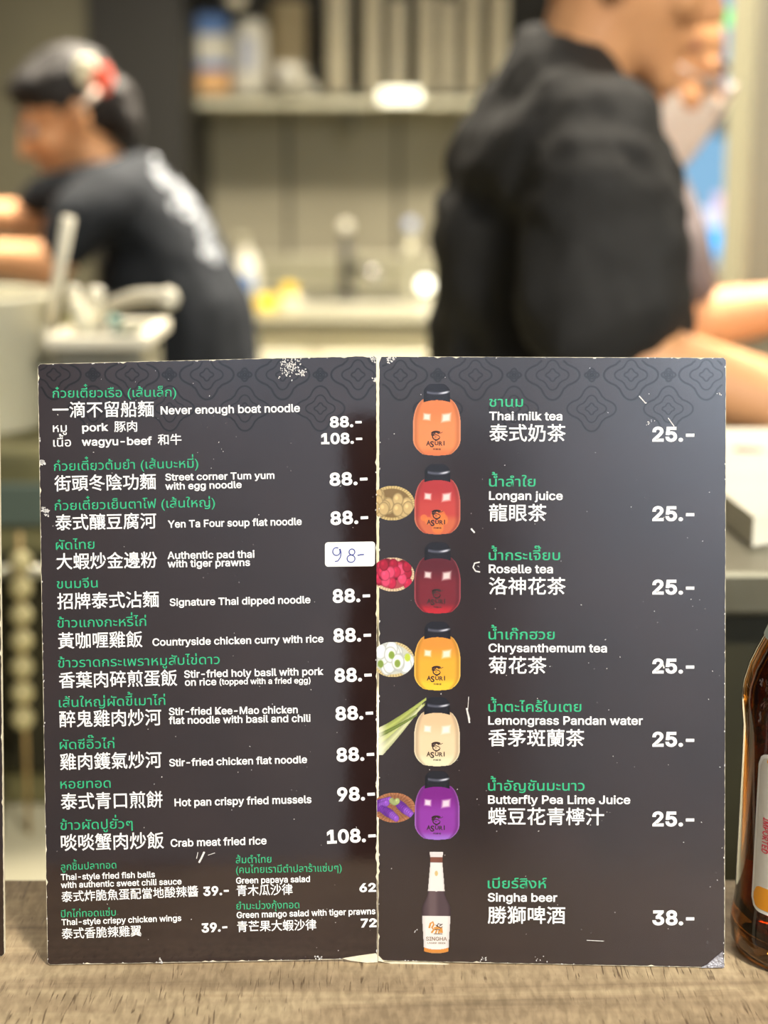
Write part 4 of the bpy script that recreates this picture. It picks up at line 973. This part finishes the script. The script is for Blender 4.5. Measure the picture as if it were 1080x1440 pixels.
for x, y, rx, ry, a in ((218, 222, 6, 12, .5), (222, 246, 9, 14, -.6), (232, 258, 12, 9, .4), (252, 268, 10, 17, -.5), (264, 284, 12, 12, .2), (243, 290, 7, 10, .3), (262, 302, 9, 7, .2), (278, 308, 9, 13, -.5), (288, 330, 11, 13, .1), (290, 350, 12, 14, .1), (301, 362, 9, 11, .2), (206, 208, 5, 8, .6)):
    cloth_patch(x, y, rx, ry, a)
blob('trousers', [limb(a[0][0], a[0][1] + .018, a[1][0], a[1][1] + .022) for a in lgw] + [[(pelw, (.128, .18, .10)), (W(284, 520), (.122, .172, .09))]], M_trouser, wom, .010, 4, .4)
shoes(wom, ankw, -1); at_base(wom)

# ---------------------------------------------------------------- kitchen
M_steel = mat('brushed steel', lin(176, 174, 158), .35, metal=.85, noise=(20, lin(160, 158, 142), .2))
M_steeld = mat('dull steel', lin(120, 116, 100), .45, metal=.7, noise=(20, lin(100, 98, 82), .2))
M_cream = mat('cream enamel', lin(214, 209, 184), .45, noise=(12, lin(212, 206, 176), .2))
M_olive = mat('olive metal cabinet', lin(132, 126, 84), .55, noise=(9, lin(84, 82, 54), .15))
M_dolive = mat('dark olive metal', lin(50, 47, 26), .55, noise=(9, lin(34, 32, 18), .2))
M_plast = mat('white plastic', lin(226, 222, 206), .5, noise=(14, lin(214, 210, 192), .2))
M_cup = mat('pale paper cup', lin(232, 226, 204), .6, noise=(14, lin(222, 214, 192), .2))
M_beige = mat('beige paper tub', lin(190, 176, 144), .6, noise=(14, lin(178, 164, 132), .2))
M_yel = mat('yellow sponge', lin(232, 200, 40), .9, noise=(60, lin(210, 176, 30), .3), bump=(160, .4))
M_blue = mat('blue print', lin(96, 132, 190), .5); M_orange = mat('peach print', lin(226, 178, 120), .5)
M_chrome = mat('chrome', lin(200, 200, 200), .12, metal=1.0)
M_fauc = mat('dark faucet steel', lin(66, 64, 60), .3, metal=.6)
# wall shelf
M_skt0 = mat('pale shelf enamel', lin(206, 202, 176), .4, noise=(12, lin(196, 192, 166), .2))
sh0, sh1 = P(256, 138, 5.4), P(730, 138, 5.4); SZ = P(400, 131, 5.3).z
shelf = empty('wall_shelf', ((sh0.x + sh1.x) / 2, 5.42, SZ), 'long pale steel wall shelf carrying cups and boxes', 'shelf')
box('shelf_board', (0, 0, -.010), (sh1.x - sh0.x, .32, .02), M_steel, shelf, .003)
box('shelf_lip', (0, -.155, -.022), (sh1.x - sh0.x, .010, .044), M_skt0, shelf, .003)
for k in (-1, 0, 1): box('bracket', (k * .5, .05, -.07), (.02, .20, .10), M_steeld, shelf, .002)
g = P(562, 136, 5.25)  # light glare on the steel lip, built as an added glowing patch
lp = empty('shelf_glare', (g.x, 5.235, g.z), 'small glowing patch standing in for the glare on the front lip of the shelf', 'lamp')
box('glare_backing', (0, .012, 0), (.136, .02, .050), M_skt0, lp, .008)
box('glare_patch', (0, 0, 0), (.128, .012, .044), mat('glowing shelf glare', (1, 1, 1, 1), .5, emit=((1, .94, .60, 1), 1.2)), lp, .010)
# goods on the shelf
YS = 5.36; ks = 1 / ppm(YS); zs = SZ + .0005
def onshelf(px): return P(px, 132, YS).x
t = empty('carton', (onshelf(288), YS, zs), 'blue, white and peach printed carton at the left end of the shelf', 'box')
wd = 68 * ks; 
for nm, z0, z1, m_ in (('carton_box', 0, 30, M_orange), ('printed_band', 30, 42, M_blue), ('printed_band', 42, 78, M_plast), ('printed_band', 78, 104, M_blue)):
    box(nm, (0, 0, (z0 + z1) / 2 * ks), (wd, .13, (z1 - z0) * ks), m_, t, .001)
t = empty('jar', (onshelf(351), YS, zs), 'white plastic jar with a grey blue label and black lid next to the printed carton', 'jar')
r_ = 25 * ks
lathe('jar_body', [(0, 0), (r_, 0), (r_ * 1.02, .01), (r_ * 1.02, 84 * ks), (r_ * .8, 96 * ks), (r_ * .8, 98 * ks), (0, 98 * ks)], M_plast, t)
lathe('jar_lid', [(0, 98.4 * ks), (r_ * .86, 98.4 * ks), (r_ * .86, 114 * ks), (0, 115 * ks)], mat('black plastic lid', lin(40, 38, 32), .4), t)
box('jar_label', (0, -r_ * .99, 52 * ks), (r_ * .9, .008, 44 * ks), mat('grey blue label', lin(180, 184, 196), .5), t, .002)
t = empty('paper_tub_stack', (onshelf(404), YS + .06, zs), 'tall beige stack of nested paper tubs behind the small mug', 'tubs')
for k in range(9):
    z = k * 13.5 * ks; lathe('tub', [(0, z), (25 * ks, z), (30 * ks, z + 14 * ks), (32 * ks, z + 15 * ks), (30 * ks, z + 16 * ks), (0, z + 15 * ks)], M_beige, t, seg=28)
t = empty('mug', (onshelf(408), YS - .10, zs), 'small white mug with a dark round mark in front of the beige tubs', 'mug')
lathe('mug_body', [(0, 0), (17 * ks, 0), (19 * ks, 38 * ks), (17.5 * ks, 38 * ks), (16 * ks, 3 * ks), (0, 3 * ks)], M_plast, t)
bm = bmesh.new(); bmesh.ops.create_circle(bm, cap_ends=True, segments=20, radius=7 * ks, matrix=Matrix.Translation((0, -19.5 * ks, 20 * ks)) @ Matrix.Rotation(R(90), 4, 'X')); from_bm('mug_mark', bm, mat('dark mark', lin(70, 70, 74), .5), t)
tube('mug_handle', [(18 * ks, 0, 30 * ks), (27 * ks, 0, 27 * ks), (27 * ks, 0, 14 * ks), (18 * ks, 0, 10 * ks)], .006, M_plast, t)
t = empty('small_pot', (onshelf(438), YS - .08, zs), 'tiny white lidded pot right of the small mug', 'pot')
lathe('pot_body', [(0, 0), (8 * ks, 0), (9.5 * ks, 8 * ks), (7 * ks, 12 * ks), (0, 12 * ks)], M_plast, t, seg=20); lathe('pot_knob', [(0, 11.9 * ks), (3 * ks, 12.2 * ks), (2.6 * ks, 16 * ks), (0, 16 * ks)], M_plast, t, seg=14)
NTH = ['first', 'second', 'third', 'fourth', 'fifth', 'sixth', 'seventh']
for i, (px, hw, ht) in enumerate(((474, 16, 150), (524, 14, 142), (559, 11, 128), (599, 13, 136), (629, 11, 130), (663, 13, 140), (700, 13, 138))):
    t = empty('cup_stack', (onshelf(px), YS + .02 * (i % 2), zs), NTH[i] + ' tall pale stack of nested cups on the shelf, counted from the beige tubs', 'cup stack', 'stacks of nested cups on the shelf')
    n = int(ht / 7); 
    for k in range(n):
        z = k * 7 * ks; lathe('cup', [(0, z + .001), (hw * .80 * ks, z), (hw * ks, z + 6 * ks), (hw * 1.06 * ks, z + 6.6 * ks), (hw * ks, z + 7.0 * ks), (0, z + 6.9 * ks)], M_cup, t, seg=18)
# hanging round utensil above the shelf
p = P(331, -2, 5.2); t = empty('hanging_ladle', (p.x, 5.2, p.z), 'round pale ladle bowl hanging above the white jar', 'ladle')
lathe('ladle_bowl', [(0, -.03), (.022, -.024), (.034, -.005), (.036, .006), (.033, .004), (.02, -.02), (0, -.026)], M_cup, t, seg=24); tube('ladle_handle', [(.033, 0, 0), (.04, 0, .12), (.035, 0, .30)], .005, M_steel, t)
tube('hook', [(.035, 0, .29), (.03, .2, .31), (.03, .395, .31)], .004, M_steeld, t)
# sink counter along the back wall
e0 = P(500, 444, 4.56); SKZ = e0.z
sk = empty('sink_counter', (.0, 5.07, 0), 'pale steel sink counter along the back wall under the shelf', 'counter')
M_skt = mat('pale steel top', lin(176, 172, 148), .3, metal=.3, noise=(8, lin(160, 156, 132), .2))
box('counter_top', (0, 0, SKZ - .01), (1.20, 1.02, .02), M_skt, sk, .006)
box('cabinet_body', (0, .03, (SKZ - .021) / 2), (1.18, .94, SKZ - .021), M_cream, sk)
for k in range(3): box('cabinet_door', (-.39 + k * .39, -.475, (SKZ - .14) / 2 + .05), (.38, .05, SKZ - .175), M_cream, sk, .006)
box('edge_strip', (0, -.448, SKZ - .034), (1.18, .02, .024), M_steeld, sk)  # darker strip just below the counter's front edge
box('backsplash', (0, .495, SKZ + .05), (1.20, .03, .10), M_skt, sk, .004)
box('basin', (.05, -.02, SKZ + .002), (.62, .46, .012), M_steel, sk, .004)
# soap bottle
p = P(349, 416, 5.2); t = empty('soap_bottle', (p.x, 5.15, SKZ), 'white soap bottle with a blue label on the sink counter beside the bending cook', 'bottle')
q_ = 1 / ppm(5.15)
lathe('bottle_body', [(0, 0), (18 * q_, 0), (20 * q_, 6 * q_), (20 * q_, 36 * q_), (15 * q_, 54 * q_), (7 * q_, 64 * q_), (7 * q_, 70 * q_), (0, 70 * q_)], M_plast, t)
box('bottle_label', (0, -20 * q_, 22 * q_), (24 * q_, .012, 22 * q_), M_blue, t, .003)
tube('pump', [(0, 0, 69 * q_), (0, 0, 84 * q_), (-14 * q_, 0, 84 * q_)], .006, M_cream, t)
for px, w_, h_, z_, Y_, lb in ((376, 30, 18, 0, 4.75, 'larger yellow sponge nearer the bending cook on the sink counter'), (407, 20, 16, 14, 4.85, 'smaller yellow sponge lying on a white dish')):
    q_ = 1 / ppm(Y_); p = P(px, 430, Y_); t = box('sponge', (p.x, Y_, SKZ + z_ * q_ + h_ * q_ / 2 + .0005), (w_ * q_, .07, h_ * q_), M_yel, None, .008); tag(t, lb, 'sponge', 'yellow sponges by the sink')
p = P(409, 440, 4.85); q_ = 1 / ppm(4.85)
tag(lathe('soap_dish', [(0, 0), (14 * q_, 0), (17 * q_, 13 * q_), (15 * q_, 13.5 * q_), (0, 13 * q_)], M_plast, None, (p.x, 4.85, SKZ)), 'small white dish under the smaller yellow sponge', 'dish')
# faucets
def faucet(px, top, base, Y, lab, ball, spout, m_):
    q_ = 1 / ppm(Y); b = P(px, base, Y); t = empty('faucet', (b.x, Y, SKZ), lab, 'faucet', 'faucets on the sink counter'); H = (P(px, top, Y).z - SKZ)
    lathe('faucet_base', [(0, 0), (13 * q_, 0), (13 * q_, .012), (9 * q_, .03), (8 * q_, H * .45), (6.5 * q_, H * .94), (0, H * .94)], m_, t, seg=24)
    bm = bmesh.new(); bmesh.ops.create_uvsphere(bm, u_segments=20, v_segments=12, radius=9 * q_, matrix=Matrix.Translation((0, -.01, H))); from_bm('faucet_knob', bm, ball, t, True)
    if spout: tube('spout', [(0, 0, H * .40), (18 * q_, -.05, H * .46), (40 * q_, -.10, H * .40), (42 * q_, -.10, H * .30)], 6.5 * q_, M_chrome, t)
faucet(487, 318, 408, 5.05, 'dark steel faucet with a pale ball top in the middle of the sink', M_plast, True, M_fauc)
faucet(577, 316, 400, 5.10, 'slim faucet with a bluish ball top nearer the black shirted cook', mat('bluish chrome', lin(190, 200, 226), .3), False, M_skt)
p = P(598, 401, 4.9); t = empty('work_lamp', (p.x, 4.9, SKZ), 'little glowing lamp on the sink counter beside the nearest cook', 'lamp')
lathe('lamp_stem', [(0, 0), (.03, 0), (.03, .008), (.008, .014), (.008, p.z - SKZ - .02), (0, p.z - SKZ - .02)], M_skt, t, seg=20)
bm = bmesh.new(); bmesh.ops.create_uvsphere(bm, u_segments=20, v_segments=12, radius=.021, matrix=Matrix.Translation((0, 0, p.z - SKZ))); from_bm('bulb', bm, mat('glowing bulb', (1, 1, 1, 1), .5, emit=((1, .96, .72, 1), 3.0)), t, True)
# lit menu board / screen far behind the masked cook
p0, p1 = P(860, -40, 5.3), P(1060, 372, 5.3)
t = empty('light_box', ((p0.x + p1.x) / 2, 5.3, p1.z), 'tall glowing pale blue display between the masked cook and the cream pillar', 'display')
hx = abs(p1.x - p0.x); hz = p0.z - p1.z; k5 = 1 / ppm(5.3)
box('display_case', (0, .06, hz / 2), (hx + .06, .10, hz + .06), M_white, t, .01)
box('display_screen', (0, 0, hz / 2), (hx, .012, hz), mat('lit pale blue screen', lin(40, 60, 80), .4, emit=(lin(150, 205, 244), .62)), t)
def scr(px, py, w_, h_, c, e=.8, nm='screen_picture'):
    q = P(px, py, 5.3); box(nm, (q.x - (p0.x + p1.x) / 2, -.009, q.z - p1.z), (w_ * k5, .006, h_ * k5), mat('lit picture ' + str(px) + str(py), c, .4, emit=(c, e)), t, .002)
scr(1010, 338, 70, 34, lin(50, 160, 236), .7); scr(1015, 306, 70, 26, lin(190, 198, 228), .45); scr(1022, 285, 40, 26, lin(200, 180, 210), .45)
scr(1013, 168, 18, 46, lin(70, 84, 92), .3); scr(1008, 105, 30, 14, lin(120, 140, 160), .5); scr(1027, 25, 24, 22, lin(70, 220, 130), 1.0)
box('display_foot', (0, .05, -.02 - (p1.z - .0) / 2 + .0), (.5, .30, p1.z - .04), M_steeld, t)

# prep table behind the bar with cooker, pot, pan and utensils (left)
PT = P(30, 1150, 1.62).z
tb = empty('prep_table', (-.46, 1.69, 0), 'pale steel prep table low behind the left half of the bar', 'table')
box('table_top', (0, 0, PT - .02), (1.0, .68, .04), M_cream, tb, .004)
for sx in (-1, 1):
    for sy in (-1, 1): box('leg', (sx * .46, sy * .30, (PT - .04) / 2), (.04, .04, PT - .04), M_steel, tb)
box('table_shelf', (0, 0, .25), (.9, .60, .02), M_steel, tb)
CT = P(30, 622, 1.70).z
ck = empty('cooker', (-.50, 1.80, PT), 'olive boxy cooker on the prep table under the steel pot', 'cooker')
box('cooker_body', (0, .03, (CT - PT) / 2), (.60, .36, CT - PT), M_olive, ck, .01)
box('cooker_door', (.02, -.156, (CT - PT) * .42), (.50, .012, (CT - PT) * .62), M_dolive, ck, .004)
box('control_strip', (.02, -.157, (CT - PT) * .86), (.50, .012, .045), mat('teal grey strip', lin(84, 96, 86), .5), ck, .004)
tube('door_handle', [(-.20, -.165, (CT - PT) * .70), (-.20, -.19, (CT - PT) * .70), (.20, -.19, (CT - PT) * .70), (.20, -.165, (CT - PT) * .70)], .007, M_steel, ck)
M_ball = mat('pale fish ball', lin(190, 182, 140), .5, noise=(60, lin(196, 184, 132), .2)); M_stick2 = mat('bamboo stick', lin(176, 150, 100), .6)
def skewer(px, y0, y1, Y, n, lab):
    a, b = P(px, y0, Y), P(px + 3, y1, Y); t = empty('skewer', (b.x, Y, PT), lab, 'skewer', 'skewers standing in front of the cooker')
    tube('stick', [(0, 0, 0), (a.x - b.x, 0, a.z - PT + .03)], .0025, M_stick2, t, 6)
    for k in range(n):
        f = k / (n - 1); z = (b.z + (a.z - b.z) * f) - PT; bm = bmesh.new()
        bmesh.ops.create_uvsphere(bm, u_segments=14, v_segments=10, radius=.0115, matrix=Matrix.Translation(((a.x - b.x) * f, 0, z))); from_bm('fish_ball', bm, M_ball, t, True)
skewer(29, 790, 1010, 1.58, 7, 'skewer of pale balls standing in front of the cooker, seen left of the open menu')
t = empty('sauce_tub', (P(30, 1150, 1.56).x - .055, 1.57, PT), 'grey steel tub on the prep table left of the skewer of pale balls', 'tub')
lathe('tub_body', [(0, 0), (.030, 0), (.036, .05), (.039, .053), (.035, .053), (.029, .004), (0, .004)], M_steeld, t); lathe('sauce', [(0, .042), (.0335, .042), (0, .0421)], mat('brown sauce', lin(92, 70, 40), .3), t)
# pot
pc = P(-62, 500, 1.82); RZ = P(0, 412, 1.82).z - CT
pot = empty('cooking_pot', (pc.x, 1.82, CT), 'pale steel cooking pot at the left edge behind the bar', 'pot')
lathe('pot_body', [(0, 0), (.102, 0), (.106, .006), (.106, RZ - .012), (.112, RZ - .006), (.113, RZ), (.109, RZ + .001), (.103, RZ - .012), (.103, .006), (0, .006)], M_cream, pot, seg=64)
lathe('soup', [(0, RZ - .03), (.1028, RZ - .03), (0, RZ - .0299)], mat('pale broth', lin(206, 196, 150), .2), pot)
for k, (dx, hh) in enumerate(((-.04, .02), (.0, .035), (.03, .02))):
    lathe('noodle_basket', [(0, RZ - .028), (.012, RZ - .026), (.022, RZ + hh - .01), (.021, RZ + hh - .01), (0, RZ - .02)], M_steel, pot, (dx, -.03, 0), seg=16)
def utensil(name, pts, r, m_, label, cat, extra=None, **k):
    b = Vector(pts[0]); t = empty(name, b, label, cat); tube('handle', [Vector(p) - b for p in pts], r, m_, t)
    if extra: extra(t)
    return t
kk = 1 / ppm(1.80)
utensil('spatula', [P(68, 455, 1.80), P(80, 400, 1.79), P(96, 306, 1.78)], [9 * kk, 8.5 * kk, 9.5 * kk], M_cup, 'long pale spatula handle rising steeply from the pot rim', 'spatula',
        lambda t: box('blade', (-.010, 0, -.05), (.03, .004, .10), M_cup, t, .002))
# steel pan and bits right of the pot
pn = P(152, 488, 1.80); pw = 112 * kk; zt_ = P(138, 476, 1.72).z - CT
pan = empty('steel_pan', (pn.x, 1.82, CT), 'rectangular steel pan with a flat pale rim right of the pot', 'pan')
for nm, c, s in (('side', (0, -.08, zt_ / 2), (pw, .004, zt_)), ('side', (0, .08, zt_ / 2), (pw, .004, zt_)), ('side', (-pw / 2, 0, zt_ / 2), (.004, .16, zt_)), ('side', (pw / 2, 0, zt_ / 2), (.004, .16, zt_)), ('bottom', (0, 0, .002), (pw, .16, .004))):
    box(nm, c, s, M_steel, pan)
for c, s in (((0, -.086, zt_ - .006), (pw + .024, .018, .014)), ((0, .086, zt_ - .006), (pw + .024, .018, .014)), ((-pw / 2 - .004, 0, zt_ - .006), (.018, .17, .014)), ((pw / 2 + .004, 0, zt_ - .006), (.018, .17, .014))): box('rim', c, s, M_cup, pan, .003)
def in_pan(px, Y, dz=.004): return Vector((P(px, 480, Y).x, Y, CT + dz))
def cyl_thing(name, px, top, Y, r, m_, label, cat, cap=None):
    b = in_pan(px, Y); H = P(px, top, Y).z - b.z; t = empty(name, b, label, cat)
    lathe('bottle_body', [(0, 0), (r, 0), (r, H * .72), (r * .5, H * .84), (r * .5, H * .9), (0, H * .9)], m_, t, seg=24)
    lathe('lid', [(0, H * .9), (r * .62, H * .9), (r * .62, H * .98), (r * .3, H), (0, H)], cap or M_plast, t, seg=20); return t
cyl_thing('squeeze_bottle', 136, 404, 1.83, .017, M_plast, 'small white squeeze bottle with a round top standing in the steel pan', 'bottle')
cyl_thing('sauce_bottle', 106, 402, 1.85, .013, mat('pale green plastic', lin(170, 168, 120), .4), 'slim pale green bottle between spatula and white squeeze bottle', 'bottle')
cyl_thing('glass_jar', 158, 444, 1.86, .018, mat('bluish clear plastic', lin(140, 160, 150), .2, trans=.4), 'small bluish jar at the right end of the steel pan', 'jar', mat('teal lid', lin(80, 130, 120), .5))
utensil('wooden_spoon', [in_pan(126, 1.79, .01), P(124, 470, 1.79), P(104, 424, 1.78)], .010, M_cream, 'short thick cream spoon standing in the steel pan', 'spoon')
utensil('ladle', [in_pan(134, 1.80, .02), P(140, 442, 1.80), P(160, 428, 1.78), P(188, 419, 1.76), P(212, 417, 1.74), P(238, 419, 1.72)], [.0075, .0075, .008, .0085, .0085, .009], M_cup, 'curved pale ladle handle with a round end reaching right over the cook', 'ladle',
        lambda t: lathe('ladle_end', [(0, -.013), (.009, -.009), (.013, 0), (.009, .009), (0, .013)], M_cup, t, P(236, 420, 1.71) - t.location, seg=16))

# right: bench corner behind the bar with a pale cutting board
BT = P(1050, 690, 1.22).z
bn = empty('side_bench', (.665, 1.20, 0), 'dark olive bench behind the bar at the right border', 'bench')
box('bench_top', (0, 0, BT - .015), (.93, .44, .03), M_steeld, bn, .004)
box('bench_body', (.0, .02, (BT - .03) / 2), (.90, .42, BT - .03), M_dolive, bn, .004)
for k in range(3): box('bench_drawer', (-.29 + k * .29, -.195, BT - .20), (.22, .012, .20), M_dolive, bn, .004)
bm = bmesh.new(); cb0 = [P(1000, 628, 1.5), P(1120, 628, 1.5), P(1130, 860, 1.1), P(1085, 800, 1.16), P(1000, 690, 1.30)]
pts = [Vector((p.x, p.y)) for p in [P(985, 600, 1.38), P(1140, 600, 1.38), P(1120, 690, 1.06), P(1062, 690, 1.04), P(992, 690, 1.16)]]
cbn = sum(pts, Vector((0, 0))) / 5
f = [bm.verts.new((p.x - cbn.x, p.y - cbn.y, .020)) for p in pts]; b = [bm.verts.new((p.x - cbn.x, p.y - cbn.y, 0)) for p in pts]
bm.faces.new(f); bm.faces.new(b[::-1])
for i in range(5): bm.faces.new((f[i], f[(i + 1) % 5], b[(i + 1) % 5], b[i]))
cb = empty('cutting_board', (cbn.x, cbn.y, BT + .0005), 'pale cream cutting board with a faint pink stain right of the menu', 'board')
from_bm('board_slab', bm, M_plast, cb)
sp = P(1052, 640, 1.28)
lathe('pink_stain', [(0, 0), (.012, 0), (0, .0004)], mat('pink stain', lin(226, 150, 140), .6), cb, (sp.x - cbn.x, sp.y - cbn.y, .0202), seg=16)
